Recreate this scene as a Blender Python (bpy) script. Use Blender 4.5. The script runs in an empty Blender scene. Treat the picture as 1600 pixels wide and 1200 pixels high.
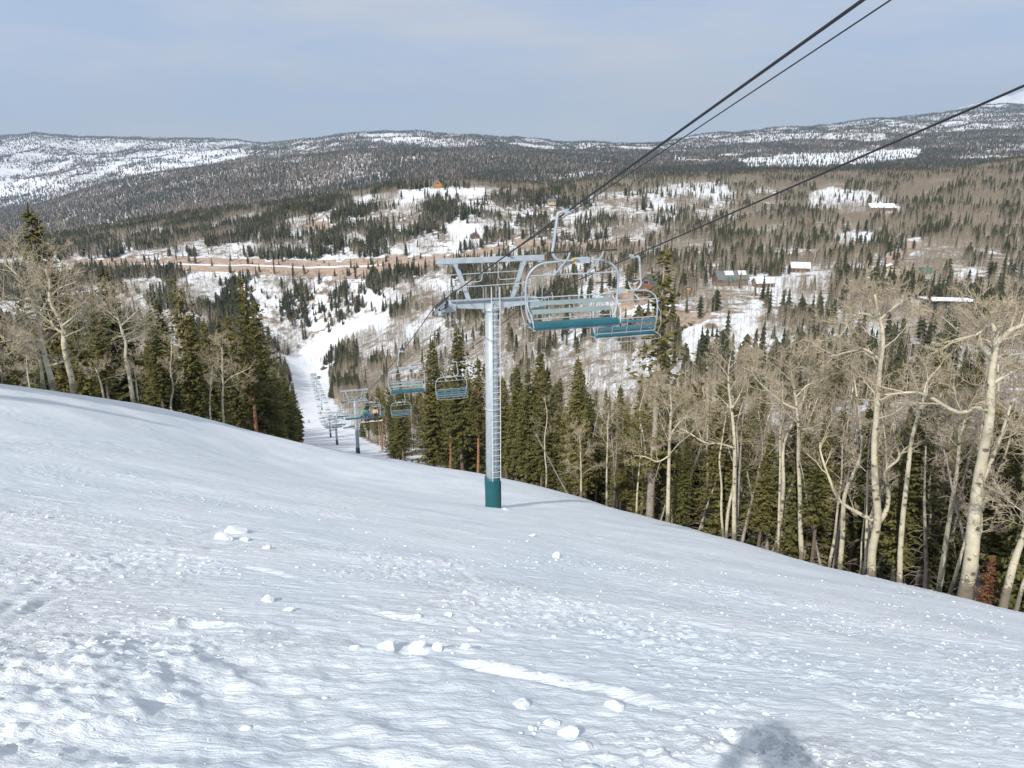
import bpy, math, random
import numpy as np
from mathutils import Vector, Matrix, Quaternion

# ------------------------------------------------------------------ camera, sky, sun, exposure
scene = bpy.context.scene
COL = scene.collection
PITCH = math.radians(17.0)
FOC = 1209.0                       # focal length in pixels of a 1600 wide frame
CP, SP = math.cos(PITCH), math.sin(PITCH)
cam_data = bpy.data.cameras.new("camera")
cam_data.sensor_width = 36.0
cam_data.lens = 36.0 * FOC / 1600.0
cam_data.clip_start = 0.05
cam_data.clip_end = 40000.0
cam = bpy.data.objects.new("camera", cam_data)
COL.objects.link(cam)
cam.location = (0, 0, 0)
cam.rotation_euler = (math.pi / 2 - PITCH, 0, 0)
scene.camera = cam

SUN_TO = Vector((-0.339, -0.828, 0.711)).normalized()      # towards the sun: behind and left of the camera
world = bpy.data.worlds.new("World")
scene.world = world
world.use_nodes = True
wn, wl = world.node_tree.nodes, world.node_tree.links
wn.clear()
w_out = wn.new("ShaderNodeOutputWorld")
w_bg = wn.new("ShaderNodeBackground")
w_bg.inputs["Strength"].default_value = 0.105
sky = wn.new("ShaderNodeTexSky")
sky.sky_type = 'NISHITA'
sky.sun_disc = False
sky.sun_elevation = math.asin(SUN_TO.z)
sky.sun_rotation = math.atan2(SUN_TO.x, SUN_TO.y)
sky.altitude = 3000
sky.air_density = 1.0
sky.dust_density = 0.6
sky.ozone_density = 2.0
# a thin veil of high cloud over the blue
w_tc = wn.new("ShaderNodeTexCoord")
w_map = wn.new("ShaderNodeMapping")
w_map.inputs["Scale"].default_value = (1.6, 0.9, 9.0)
w_map.inputs["Rotation"].default_value = (0.0, 0.12, 0.5)
w_noise = wn.new("ShaderNodeTexNoise")
w_noise.inputs["Scale"].default_value = 1.6
w_noise.inputs["Detail"].default_value = 6
w_noise.inputs["Roughness"].default_value = 0.55
w_ramp = wn.new("ShaderNodeMapRange")
w_ramp.inputs["From Min"].default_value = 0.3
w_ramp.inputs["From Max"].default_value = 0.75
w_ramp.inputs["To Min"].default_value = 0.80
w_ramp.inputs["To Max"].default_value = 0.95
w_sep = wn.new("ShaderNodeSeparateXYZ")
w_el = wn.new("ShaderNodeMapRange")          # the veil thins out towards the horizon
w_el.inputs["From Min"].default_value = 0.0
w_el.inputs["From Max"].default_value = 0.32
w_el.inputs["To Min"].default_value = 0.92
w_el.inputs["To Max"].default_value = 1.1
w_mul = wn.new("ShaderNodeMath"); w_mul.operation = 'MULTIPLY'; w_mul.use_clamp = True
w_mix = wn.new("ShaderNodeMix"); w_mix.data_type = 'RGBA'
w_veil = wn.new("ShaderNodeValToRGB")
w_veil.color_ramp.elements[0].position = 0.38; w_veil.color_ramp.elements[0].color = (4.6, 5.7, 7.5, 1)
w_veil.color_ramp.elements[1].position = 0.62; w_veil.color_ramp.elements[1].color = (6.2, 6.5, 7.1, 1)
w_lift = wn.new("ShaderNodeMath"); w_lift.operation = 'MULTIPLY_ADD'; w_lift.inputs[1].default_value = 0.5; w_lift.inputs[2].default_value = -0.07
wl.new(w_noise.outputs["Fac"], w_veil.inputs["Fac"])
wl.new(w_tc.outputs["Generated"], w_map.inputs["Vector"])
wl.new(w_map.outputs["Vector"], w_noise.inputs["Vector"])
wl.new(w_noise.outputs["Fac"], w_ramp.inputs["Value"])
wl.new(w_tc.outputs["Generated"], w_sep.inputs["Vector"])
wl.new(w_sep.outputs["Z"], w_el.inputs["Value"])
w_add = wn.new("ShaderNodeMath"); w_add.operation = 'ADD'
wl.new(w_sep.outputs["Z"], w_lift.inputs[0]); wl.new(w_lift.outputs[0], w_add.inputs[0]); wl.new(w_noise.outputs["Fac"], w_add.inputs[1])
wl.new(w_add.outputs[0], w_veil.inputs["Fac"]); wl.new(w_veil.outputs["Color"], w_mix.inputs["B"])
wl.new(w_ramp.outputs["Result"], w_mul.inputs[0])
wl.new(w_el.outputs["Result"], w_mul.inputs[1])
wl.new(w_mul.outputs[0], w_mix.inputs["Factor"])
wl.new(sky.outputs["Color"], w_mix.inputs["A"])
wl.new(w_mix.outputs["Result"], w_bg.inputs["Color"])
wl.new(w_bg.outputs["Background"], w_out.inputs["Surface"])

sun_data = bpy.data.lights.new("sun", 'SUN')
sun_data.energy = 4.8
sun_data.angle = math.radians(0.6)
sun_data.color = (1.0, 0.95, 0.87)
sun = bpy.data.objects.new("sun", sun_data)
COL.objects.link(sun)
sun.rotation_euler = SUN_TO.to_track_quat('Z', 'Y').to_euler()
sun.location = (-50, -120, 100)

vs = scene.view_settings
vs.view_transform = 'Standard'
vs.look = 'None'
vs.exposure = 0.0
vs.gamma = 1.0
vs.use_curve_mapping = False
scene.cycles.max_bounces = 6
scene.cycles.diffuse_bounces = 3
scene.cycles.glossy_bounces = 2
scene.cycles.transmission_bounces = 3
scene.cycles.transparent_max_bounces = 8
scene.cycles.volume_bounces = 0

# ------------------------------------------------------------------ small helpers
def py_ratio(py):
    """height over distance (z / y) of the ray through photo row py"""
    v = (py - 600.0) / FOC
    return -(SP + v * CP) / (CP - v * SP)

def pix(px, py, y):
    """the point at ground distance y on the ray through a photo pixel"""
    v = (py - 600.0) / FOC
    k = CP - v * SP
    return Vector(((px - 800.0) / FOC / k * y, y, -(SP + v * CP) / k * y))

def project(x, y, z):
    d = y * CP - z * SP
    up = y * SP + z * CP
    return 800 + FOC * x / d, 600 - FOC * up / d

def sstep(a, b, x):
    t = np.clip((x - a) / (b - a), 0, 1)
    return t * t * (3 - 2 * t)

_rs = np.random.RandomState(7)
_perm = _rs.permutation(256)
_perm = np.concatenate([_perm, _perm])
_grad = _rs.uniform(0, 2 * np.pi, 256)
_gx, _gy = np.cos(_grad), np.sin(_grad)

def perlin(x, y):
    xi = np.floor(x).astype(np.int64); yi = np.floor(y).astype(np.int64)
    xf = x - xi; yf = y - yi
    u = xf * xf * xf * (xf * (xf * 6 - 15) + 10)
    v = yf * yf * yf * (yf * (yf * 6 - 15) + 10)
    def g(ix, iy, fx, fy):
        h = _perm[_perm[ix & 255] + (iy & 255)]
        return _gx[h] * fx + _gy[h] * fy
    n00 = g(xi, yi, xf, yf); n10 = g(xi + 1, yi, xf - 1, yf)
    n01 = g(xi, yi + 1, xf, yf - 1); n11 = g(xi + 1, yi + 1, xf - 1, yf - 1)
    a = n00 + u * (n10 - n00); b = n01 + u * (n11 - n01)
    return (a + v * (b - a)) * 1.5

def fbm(x, y, octaves=4, gain=0.5):
    s = 0; a = 1.0; n = 0
    for k in range(octaves):
        s = s + a * perlin(x + 17.3 * k, y - 9.1 * k); n += a
        x = x * 2.03; y = y * 2.03; a *= gain
    return s / n

# ------------------------------------------------------------------ the lie of the land
NEAR = [  # x, y, z around the ski run
    (0, 0, -1.62), (0, -10, 2.9), (-12, -10, 4.4), (12, -10, 1.6), (-9, 5, -2.9), (9, 5, -4.9), (0, 9, -5.5), (0, 18, -9.6),
    (-14, 25, -10.2), (-22, 22, -7.4), (-30, 12, -1.5), (-1, 36.4, -17.8), (-15, 45, -19.0), (9, 28, -15.3), (6, 17, -10.0),
    (-28, 40, -12.2), (-28.5, 47.6, -15.2), (-29, 57, -19.4), (-28, 70, -27.3), (-28.7, 79, -31.0), (-33, 100, -39.6), (-39, 125, -49.5), (-44, 149, -59.2),
    (-13, 70, -29.2), (-16, 90, -38.0), (-20, 110, -46.0), (-30, 139, -57.0), (-58, 242, -96.2), (-45, 190, -77.0),
    (13.9, 18.2, -12.1), (13.9, 21, -13.4), (13.2, 27, -16.2), (12.6, 33.9, -18.9), (9.9, 45.2, -23.1), (5.8, 64, -30.1), (-1.5, 82.8, -36.8), (-9.1, 101.6, -43.9), (-23, 139, -57.6),
    (-45, 40, -16), (-48, 57, -25), (-50, 80, -38), (-62, 110, -52), (-75, 149, -68), (-50, 15, -6), (-110, 100, -60), (-90, 40, -28),
    (26, 34, -25), (40, 45, -36), (28, 64, -41), (20, 90, -49), (8, 110, -55), (45, 140, -60), (60, 100, -53), (30, 20, -19), (26, 8, -11.5), (55, 25, -32),
    (-8, 150, -66), (110, 140, -56), (100, 60, -44), (-30, 190, -79),
    (0, 190, -78), (80, 200, -61), (150, 200, -60), (-110, 190, -80),
]
_P = np.array(NEAR, float)
def _tps(d2):
    return 0.5 * d2 * np.log(d2 + 1e-9)
_n = len(_P)
_A = np.zeros((_n + 3, _n + 3))
_d2 = (_P[:, None, 0] - _P[None, :, 0]) ** 2 + (_P[:, None, 1] - _P[None, :, 1]) ** 2
_A[:_n, :_n] = _tps(_d2) + np.eye(_n) * 2.0
_A[:_n, _n] = 1; _A[:_n, _n + 1] = _P[:, 0]; _A[:_n, _n + 2] = _P[:, 1]
_A[_n:, :_n] = _A[:_n, _n:].T
_W = np.linalg.solve(_A, np.concatenate([_P[:, 2], [0, 0, 0]]))

def h_near(x, y):
    out = _W[_n] + _W[_n + 1] * x + _W[_n + 2] * y
    for i in range(_n):
        d2 = (x - _P[i, 0]) ** 2 + (y - _P[i, 1]) ** 2
        out = out + _W[i] * _tps(d2)
    return out

F_PX = np.array([-150, 0, 150, 300, 400, 480, 560, 650, 750, 850, 1000, 1150, 1300, 1450, 1600, 1750], float)
F_ROWS = [  # distance: photo row of the ground along each column
    (200, [672, 675, 690, 700, 702, 702, 705, 700, 700, 690, 680, 670, 650, 630, 610, 600]),
    (320, [640, 645, 655, 665, 675, 680, 680, 670, 655, 620, 590, 575, 555, 535, 520, 515]),
    (450, [608, 610, 615, 625, 633, 640, 638, 625, 595, 540, 490, 480, 480, 480, 465, 455]),
    (600, [555, 560, 565, 575, 590, 612, 600, 575, 540, 490, 440, 430, 425, 415, 410, 400]),
    (720, [510, 515, 520, 535, 560, 597, 572, 540, 500, 455, 415, 405, 395, 385, 375, 365]),
    (850, [468, 470, 475, 490, 530, 562, 522, 490, 462, 428, 390, 380, 370, 360, 345, 335]),
    (980, [432, 430, 425, 426, 430, 436, 432, 424, 420, 405, 372, 360, 350, 335, 315, 305]),
    (1040, [408, 406, 402, 402, 403, 405, 403, 400, 400, 393, 362, 352, 338, 325, 300, 290]),
    (1200, [398, 394, 376, 365, 360, 356, 350, 343, 345, 350, 335, 330, 315, 300, 275, 265]),
    (1400, [396, 388, 365, 343, 332, 320, 308, 293, 292, 303, 300, 295, 290, 280, 258, 250]),
    (1800, [392, 388, 372, 353, 343, 333, 320, 307, 298, 292, 284, 277, 274, 272, 252, 245]),
    (2400, [378, 375, 360, 338, 325, 315, 302, 291, 283, 276, 271, 267, 262, 260, 255, 250]),
    (3200, [352, 345, 316, 290, 280, 270, 262, 258, 258, 258, 259, 255, 250, 246, 240, 236]),
    (4000, [345, 333, 292, 265, 253, 244, 237, 235, 239, 243, 247, 243, 237, 228, 218, 212]),
    (5000, [335, 328, 300, 274, 262, 251, 241, 236, 236, 240, 240, 233, 226, 215, 203, 198]),
    (6200, [292, 288, 270, 255, 246, 236, 227, 222, 226, 232, 236, 222, 213, 201, 190, 184]),
    (8000, [242, 240, 244, 238, 235, 226, 215, 214, 220, 226, 232, 215, 204, 190, 175, 170]),
    (10000, [217, 215, 217, 220, 224, 221, 212, 212, 219, 224, 229, 210, 199, 182, 168, 160]),
    (12000, [226, 225, 226, 229, 232, 229, 222, 222, 228, 232, 236, 220, 210, 190, 166, 150]),
    (14000, [240, 240, 240, 240, 240, 240, 240, 240, 240, 240, 240, 230, 220, 190, 148, 122]),
]
SKYLINE = np.array([(-200, 220), (0, 216), (60, 209), (95, 212), (130, 215), (200, 217), (290, 219), (390, 222), (435, 227), (470, 221), (510, 217), (560, 213), (605, 207), (640, 211),
    (670, 213), (690, 211), (720, 216), (750, 216), (775, 221), (810, 217), (850, 221), (900, 229), (940, 227), (980, 229), (1040, 224), (1080, 213), (1120, 210), (1200, 206), (1290, 200),
    (1340, 189), (1400, 184), (1450, 181), (1500, 173), (1530, 164), (1560, 163), (1600, 166), (1700, 160), (1800, 160)], float)

def _pchip(xs, ys, xq):
    """monotone cubic through rows of ys (first axis follows xs)"""
    xs = np.asarray(xs, float); ys = np.asarray(ys, float)
    h = np.diff(xs)[:, None]; d = np.diff(ys, axis=0) / h
    m = np.zeros_like(ys)
    s = np.sign(d[:-1]) * np.sign(d[1:]) > 0
    w1 = 2 * h[1:] + h[:-1]; w2 = h[1:] + 2 * h[:-1]
    den = w1 / np.where(d[:-1] == 0, 1e-9, d[:-1]) + w2 / np.where(d[1:] == 0, 1e-9, d[1:])
    m[1:-1] = np.where(s, (w1 + w2) / np.where(den == 0, 1e-9, den), 0)
    m[0] = d[0]; m[-1] = d[-1]
    k = np.clip(np.searchsorted(xs, xq) - 1, 0, len(xs) - 2)
    t = ((xq - xs[k]) / (xs[k + 1] - xs[k]))[:, None]
    hh = (xs[k + 1] - xs[k])[:, None]
    t = np.clip(t, -0.2, 1.2)
    return ((2 * t**3 - 3 * t**2 + 1) * ys[k] + (t**3 - 2 * t**2 + t) * hh * m[k] +
            (-2 * t**3 + 3 * t**2) * ys[k + 1] + (t**3 - t**2) * hh * m[k + 1])

FY = np.array([r[0] for r in F_ROWS], float)
FZ = np.array([[py_ratio(p) * r[0] for p in r[1]] for r in F_ROWS])
FU = (F_PX - 800) / FOC / 0.985
GU = np.linspace(-1.0, 1.0, 321)
GL = np.linspace(math.log(130), math.log(15000), 520)
_z = _pchip(FY, FZ, np.exp(GL))
_fac = np.interp(np.exp(GL), [200, 1000, 4000, 14000], [0.96, 1.0, 1.04, 1.06])
_z = np.stack([_pchip((F_PX - 800) / FOC / f, row[:, None], GU)[:, 0] for f, row in zip(_fac, _z)])
_gy2 = np.exp(GL)[:, None]
_sk = np.interp((GU * FOC * 1.045) + 800, SKYLINE[:, 0], SKYLINE[:, 1])
_sk = _sk - 5.0 * fbm(GU * 16 + 3, GU * 0 + 4.5, 3, 0.6) - 3.5 * fbm(GU * 34, GU * 0 + 2.5, 4, 0.6) - 2.0 * np.maximum(fbm(GU * 90, GU * 0 + 7.5, 3), 0)
_zs = np.array([py_ratio(p) for p in _sk])[None, :] * _gy2
_cur = _z
_win = np.exp(-((_gy2 - 9800) / 1000.0) ** 2)
_z = _z * (1 - _win) + _zs * _win
_X, _Y = GU[None, :] * _gy2, _gy2 + 0 * GU[None, :]
_amp = np.clip((_Y - 900) / 2500, 0, 1)
_rg = 1 - 2 * np.abs(fbm(_X / 900 + 3, _Y / 1300, 4))
_z = _z + _amp * (_Y * 0.0042) * fbm(_X / 520, _Y / 700, 4) * (1 - 0.75 * _win) + sstep(4300, 6500, _Y) * (1 - 0.9 * _win) * _Y * 0.015 * (_rg - 0.6) + np.clip((_Y - 300) / 400, 0, 1) * 3.0 * fbm(_X / 60, _Y / 75, 3)
GZ = _z

def h_far(x, y):
    yy = np.maximum(y, 131.0)
    u = np.clip(x / yy, -0.999, 0.999)
    a = (u - GU[0]) / (GU[1] - GU[0]); b = (np.log(yy) - GL[0]) / (GL[1] - GL[0])
    i = np.clip(a.astype(int), 0, len(GU) - 2); j = np.clip(b.astype(int), 0, len(GL) - 2)
    a = a - i; b = b - j
    return (GZ[j, i] * (1 - a) * (1 - b) + GZ[j, i + 1] * a * (1 - b) + GZ[j + 1, i] * (1 - a) * b + GZ[j + 1, i + 1] * a * b)

def height(x, y):
    x = np.atleast_1d(np.asarray(x, float)); y = np.atleast_1d(np.asarray(y, float))
    w = sstep(150, 235, y)
    out = np.zeros_like(x + y)
    x = x + 0 * out; y = y + 0 * out
    m = w < 1
    if m.any():
        out[m] += h_near(x[m], y[m]) * (1 - w[m])
    m = w > 0
    if m.any():
        out[m] += h_far(x[m], y[m]) * w[m]
    return out

def hz(x, y):
    return float(height(x, y)[0])

# visibility horizon per direction: running maximum of z / y, so nothing is planted where it could not be seen
_vy = np.concatenate([np.linspace(4, 130, 100)[:-1], np.exp(np.linspace(math.log(130), math.log(13000), 420))])
_vu = np.linspace(-0.95, 0.95, 240)
_VX = _vu[None, :] * _vy[:, None]; _VY = _vy[:, None] + 0 * _VX
_VR = np.maximum.accumulate(height(_VX.ravel(), _VY.ravel()).reshape(_VX.shape) / _VY, axis=0)

def horizon_ratio(x, y):
    u = np.clip(x / y, -0.949, 0.949)
    i = np.clip(((u - _vu[0]) / (_vu[1] - _vu[0])).astype(int), 0, len(_vu) - 1)
    j = np.clip(np.searchsorted(_vy, y) - 1, 0, len(_vy) - 1)
    return _VR[j, i]

# corridor of the ski run: edges as functions of the distance down it
LIFT_S = -0.28
def lift_x(y): return 9.2 + LIFT_S * y            # x of the tower line
LE = np.array([(-20, -30), (12, -29), (40, -28), (79, -28.7), (100, -33), (125, -39), (149, -44), (242, -70), (320, -97), (450, -137), (600, -180), (720, -212), (800, -262), (900, -250)], float)
RE = np.array([(-20, 16), (18, 14.5), (34, 12.8), (45, 10.3), (64, 6.2), (83, -1), (102, -8.6), (139, -21), (200, -38), (242, -46), (320, -68), (450, -108), (600, -150), (720, -182), (800, -175), (900, -160)], float)
def left_edge(y): return np.interp(y, LE[:, 0], LE[:, 1])
def right_edge(y): return np.interp(y, RE[:, 0], RE[:, 1])

def in_poly(px, py, poly):
    poly = np.array(poly, float); n = len(poly)
    inside = np.zeros(px.shape, bool)
    j = n - 1
    for i in range(n):
        xi, yi = poly[i]; xj, yj = poly[j]
        c = ((yi > py) != (yj > py)) & (px < (xj - xi) * (py - yi) / (yj - yi + 1e-9) + xi)
        inside ^= c
        j = i
    return inside

# open snow, bare dirt and roads of the valley: outline in the photograph, range of distances it lies in
OPEN = [
    ([(445, 560), (470, 548), (500, 528), (535, 506), (570, 488), (605, 488), (612, 508), (575, 522), (530, 545), (512, 562), (516, 600), (514, 665), (474, 665), (474, 600), (458, 578)], 560, 1000),
    ([(560, 478), (575, 455), (600, 470), (600, 485)], 600, 1000),
    ([(1000, 297), (1060, 288), (1130, 285), (1142, 300), (1120, 318), (1070, 302), (1040, 306)], 900, 2600),
    ([(1008, 305), (1026, 305), (1066, 338), (1050, 346), (1020, 330)], 700, 1600),
    ([(1258, 300), (1300, 292), (1360, 300), (1412, 325), (1400, 340), (1330, 330), (1262, 326)], 700, 1600),
    ([(1306, 366), (1360, 362), (1372, 378), (1330, 388), (1300, 384)], 500, 1300),
    ([(1475, 430), (1510, 420), (1528, 424), (1512, 450), (1490, 452)], 300, 900),
    ([(1150, 250), (1240, 240), (1340, 236), (1440, 232), (1432, 250), (1330, 262), (1220, 268), (1170, 268)], 1500, 6000),
    ([(620, 298), (690, 292), (760, 294), (750, 310), (700, 306), (630, 312)], 1000, 1700),
    ([(690, 350), (720, 345), (750, 362), (755, 380), (720, 388)], 900, 1500),
    ([(880, 462), (905, 448), (960, 444), (1000, 450), (1040, 470), (1000, 500), (960, 500), (900, 480)], 300, 800),
    ([(1100, 442), (1160, 432), (1290, 436), (1290, 452), (1180, 456), (1110, 452)], 300, 700),
    ([(1060, 505), (1100, 500), (1110, 560), (1080, 575), (1060, 555)], 200, 700),
    ([(1140, 492), (1180, 488), (1182, 540), (1150, 560)], 200, 700),
    ([(1380, 455), (1440, 470), (1450, 505), (1400, 500)], 200, 700),
    ([(130, 250), (250, 240), (400, 232), (380, 246), (300, 262), (210, 274), (150, 262)], 3000, 12000),
    ([(-50, 284), (50, 280), (110, 290), (60, 306), (-50, 312)], 3000, 12000),
    ([(20, 226), (80, 224), (110, 230), (60, 234)], 4000, 12000),
    ([(230, 224), (400, 221), (400, 225), (260, 229)], 4000, 12000),
    ([(560, 214), (605, 208), (650, 212), (700, 222), (640, 224), (580, 222)], 5000, 12000),
    ([(1530, 165), (1560, 152), (1610, 140), (1800, 110), (1800, 170), (1610, 176)], 9000, 16000),
]
DIRT = [
    ([(85, 408), (200, 403), (300, 402), (500, 408), (600, 401), (700, 398), (705, 424), (620, 422), (560, 436), (430, 432), (300, 424), (170, 420)], 880, 1120),
    ([(470, 352), (500, 345), (520, 352), (512, 366), (490, 362)], 900, 1400),
    ([(700, 402), (790, 380), (795, 392), (710, 412)], 880, 1150),
    ([(800, 372), (880, 380), (950, 376), (1010, 378), (1005, 392), (900, 396), (810, 390)], 600, 1150),
    ([(945, 452), (985, 446), (1010, 456), (1020, 474), (985, 478), (940, 468)], 300, 700),
    ([(960, 500), (1000, 486), (1100, 488), (1130, 492), (1100, 500), (1050, 520), (980, 520)], 250, 700),
    ([(1378, 418), (1390, 395), (1430, 378), (1452, 378), (1420, 398), (1396, 420)], 300, 1200),
    ([(1286, 384), (1380, 380), (1450, 374), (1450, 382), (1380, 388), (1290, 392)], 400, 1200),
    ([(1440, 440), (1480, 452), (1470, 462), (1435, 456)], 300, 800),
]

# ------------------------------------------------------------------ materials
def mat(name, color, rough=0.6, metal=0.0, noise=0.0, scale=8.0, bump=0.0, bump_scale=40.0, spec=None, coord="Object"):
    m = bpy.data.materials.new(name); m.use_nodes = True
    nt = m.node_tree; b = nt.nodes["Principled BSDF"]
    b.inputs["Base Color"].default_value = (*color, 1)
    b.inputs["Roughness"].default_value = rough
    b.inputs["Metallic"].default_value = metal
    if spec is not None: b.inputs["Specular IOR Level"].default_value = spec
    tc = nt.nodes.new("ShaderNodeTexCoord")
    if noise > 0:
        n = nt.nodes.new("ShaderNodeTexNoise"); n.inputs["Scale"].default_value = scale; n.inputs["Detail"].default_value = 5
        nt.links.new(tc.outputs[coord], n.inputs["Vector"])
        r = nt.nodes.new("ShaderNodeMapRange")
        r.inputs["From Min"].default_value = 0.3; r.inputs["From Max"].default_value = 0.7
        r.inputs["To Min"].default_value = 1 - noise; r.inputs["To Max"].default_value = 1 + noise
        nt.links.new(n.outputs["Fac"], r.inputs["Value"])
        mx = nt.nodes.new("ShaderNodeVectorMath"); mx.operation = 'SCALE'
        mx.inputs[0].default_value = color
        nt.links.new(r.outputs["Result"], mx.inputs["Scale"])
        nt.links.new(mx.outputs["Vector"], b.inputs["Base Color"])
    if bump > 0:
        n2 = nt.nodes.new("ShaderNodeTexNoise"); n2.inputs["Scale"].default_value = bump_scale; n2.inputs["Detail"].default_value = 4
        nt.links.new(tc.outputs[coord], n2.inputs["Vector"])
        bp = nt.nodes.new("ShaderNodeBump"); bp.inputs["Strength"].default_value = bump; bp.inputs["Distance"].default_value = 0.02
        nt.links.new(n2.outputs["Fac"], bp.inputs["Height"]); nt.links.new(bp.outputs["Normal"], b.inputs["Normal"])
    return m

def snow_material():
    m = bpy.data.materials.new("snow"); m.use_nodes = True
    nt = m.node_tree; N = nt.nodes; L = nt.links; b = N["Principled BSDF"]
    b.inputs["Roughness"].default_value = 0.55
    b.inputs["Specular IOR Level"].default_value = 0.35
    tc = N.new("ShaderNodeTexCoord")
    n = N.new("ShaderNodeTexNoise"); n.inputs["Scale"].default_value = 0.35; n.inputs["Detail"].default_value = 8
    L.new(tc.outputs["Object"], n.inputs["Vector"])
    cr = N.new("ShaderNodeValToRGB")
    cr.color_ramp.elements[0].position = 0.35; cr.color_ramp.elements[0].color = (0.65, 0.72, 0.79, 1)
    cr.color_ramp.elements[1].position = 0.65; cr.color_ramp.elements[1].color = (0.765, 0.815, 0.865, 1)
    L.new(n.outputs["Fac"], cr.inputs["Fac"]); L.new(cr.outputs["Color"], b.inputs["Base Color"])
    # fallen needles and bare ground under the trees
    at = N.new("ShaderNodeAttribute"); at.attribute_name = "litter"
    nl = N.new("ShaderNodeTexNoise"); nl.inputs["Scale"].default_value = 0.7; nl.inputs["Detail"].default_value = 8; nl.inputs["Roughness"].default_value = 0.7
    L.new(tc.outputs["Object"], nl.inputs["Vector"])
    ml = N.new("ShaderNodeMath"); ml.operation = 'MULTIPLY_ADD'; ml.inputs[1].default_value = 1.0
    L.new(at.outputs["Fac"], ml.inputs[0]); L.new(nl.outputs["Fac"], ml.inputs[2])
    mr = N.new("ShaderNodeMapRange"); mr.inputs["From Min"].default_value = 0.98; mr.inputs["From Max"].default_value = 1.12
    L.new(ml.outputs[0], mr.inputs["Value"])
    mxl = N.new("ShaderNodeMix"); mxl.data_type = 'RGBA'; mxl.inputs["B"].default_value = (0.16, 0.12, 0.09, 1)
    L.new(mr.outputs["Result"], mxl.inputs["Factor"]); L.new(cr.outputs["Color"], mxl.inputs["A"]); L.new(mxl.outputs["Result"], b.inputs["Base Color"])
    # grains, crumbs and wind skin
    def nz(scale, detail, rough, vec=None):
        q = N.new("ShaderNodeTexNoise"); q.inputs["Scale"].default_value = scale; q.inputs["Detail"].default_value = detail; q.inputs["Roughness"].default_value = rough
        L.new(vec or tc.outputs["Object"], q.inputs["Vector"]); return q.outputs["Fac"]
    def mr_(v, a0, a1, b0, b1):
        q = N.new("ShaderNodeMapRange"); q.inputs["From Min"].default_value = a0; q.inputs["From Max"].default_value = a1
        q.inputs["To Min"].default_value = b0; q.inputs["To Max"].default_value = b1; L.new(v, q.inputs["Value"]); return q.outputs["Result"]
    def op(o_, a_, b_):
        q = N.new("ShaderNodeMath"); q.operation = o_
        for k_, v_ in enumerate((a_, b_)):
            if isinstance(v_, (int, float)): q.inputs[k_].default_value = v_
            else: L.new(v_, q.inputs[k_])
        return q.outputs[0]
    mp = N.new("ShaderNodeMapping"); mp.inputs["Rotation"].default_value = (0, 0, math.radians(28)); mp.inputs["Scale"].default_value = (1.6, 8.5, 3)
    L.new(tc.outputs["Object"], mp.inputs["Vector"])
    mp2 = N.new("ShaderNodeMapping"); mp2.inputs["Rotation"].default_value = (0, 0, math.radians(-20)); mp2.inputs["Scale"].default_value = (1.2, 7.0, 3)
    L.new(tc.outputs["Object"], mp2.inputs["Vector"])
    chopped = mr_(nz(0.32, 4, 0.6), 0.46, 0.60, 0.12, 1.0)
    chips = op('MULTIPLY', mr_(nz(11, 7, 0.68), 0.50, 0.80, 0.0, 0.024), chopped)
    grain = op('MULTIPLY', nz(34, 6, 0.7), 0.011)
    streak = op('MULTIPLY', nz(1.0, 6, 0.62, mp.outputs["Vector"]), 0.046)
    streak2 = op('MULTIPLY', nz(1.3, 5, 0.6, mp2.outputs["Vector"]), 0.022)
    hgt = op('ADD', op('ADD', chips, grain), op('ADD', streak, streak2))
    b1 = N.new("ShaderNodeBump"); b1.inputs["Strength"].default_value = 1.0; b1.inputs["Distance"].default_value = 1.0
    L.new(hgt, b1.inputs["Height"]); L.new(b1.outputs["Normal"], b.inputs["Normal"])
    return m

def clod_material():
    return mat("snow_clod", (0.69, 0.74, 0.80), 0.6, noise=0.04, scale=1.5, bump=0.5, bump_scale=2.5)

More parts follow.
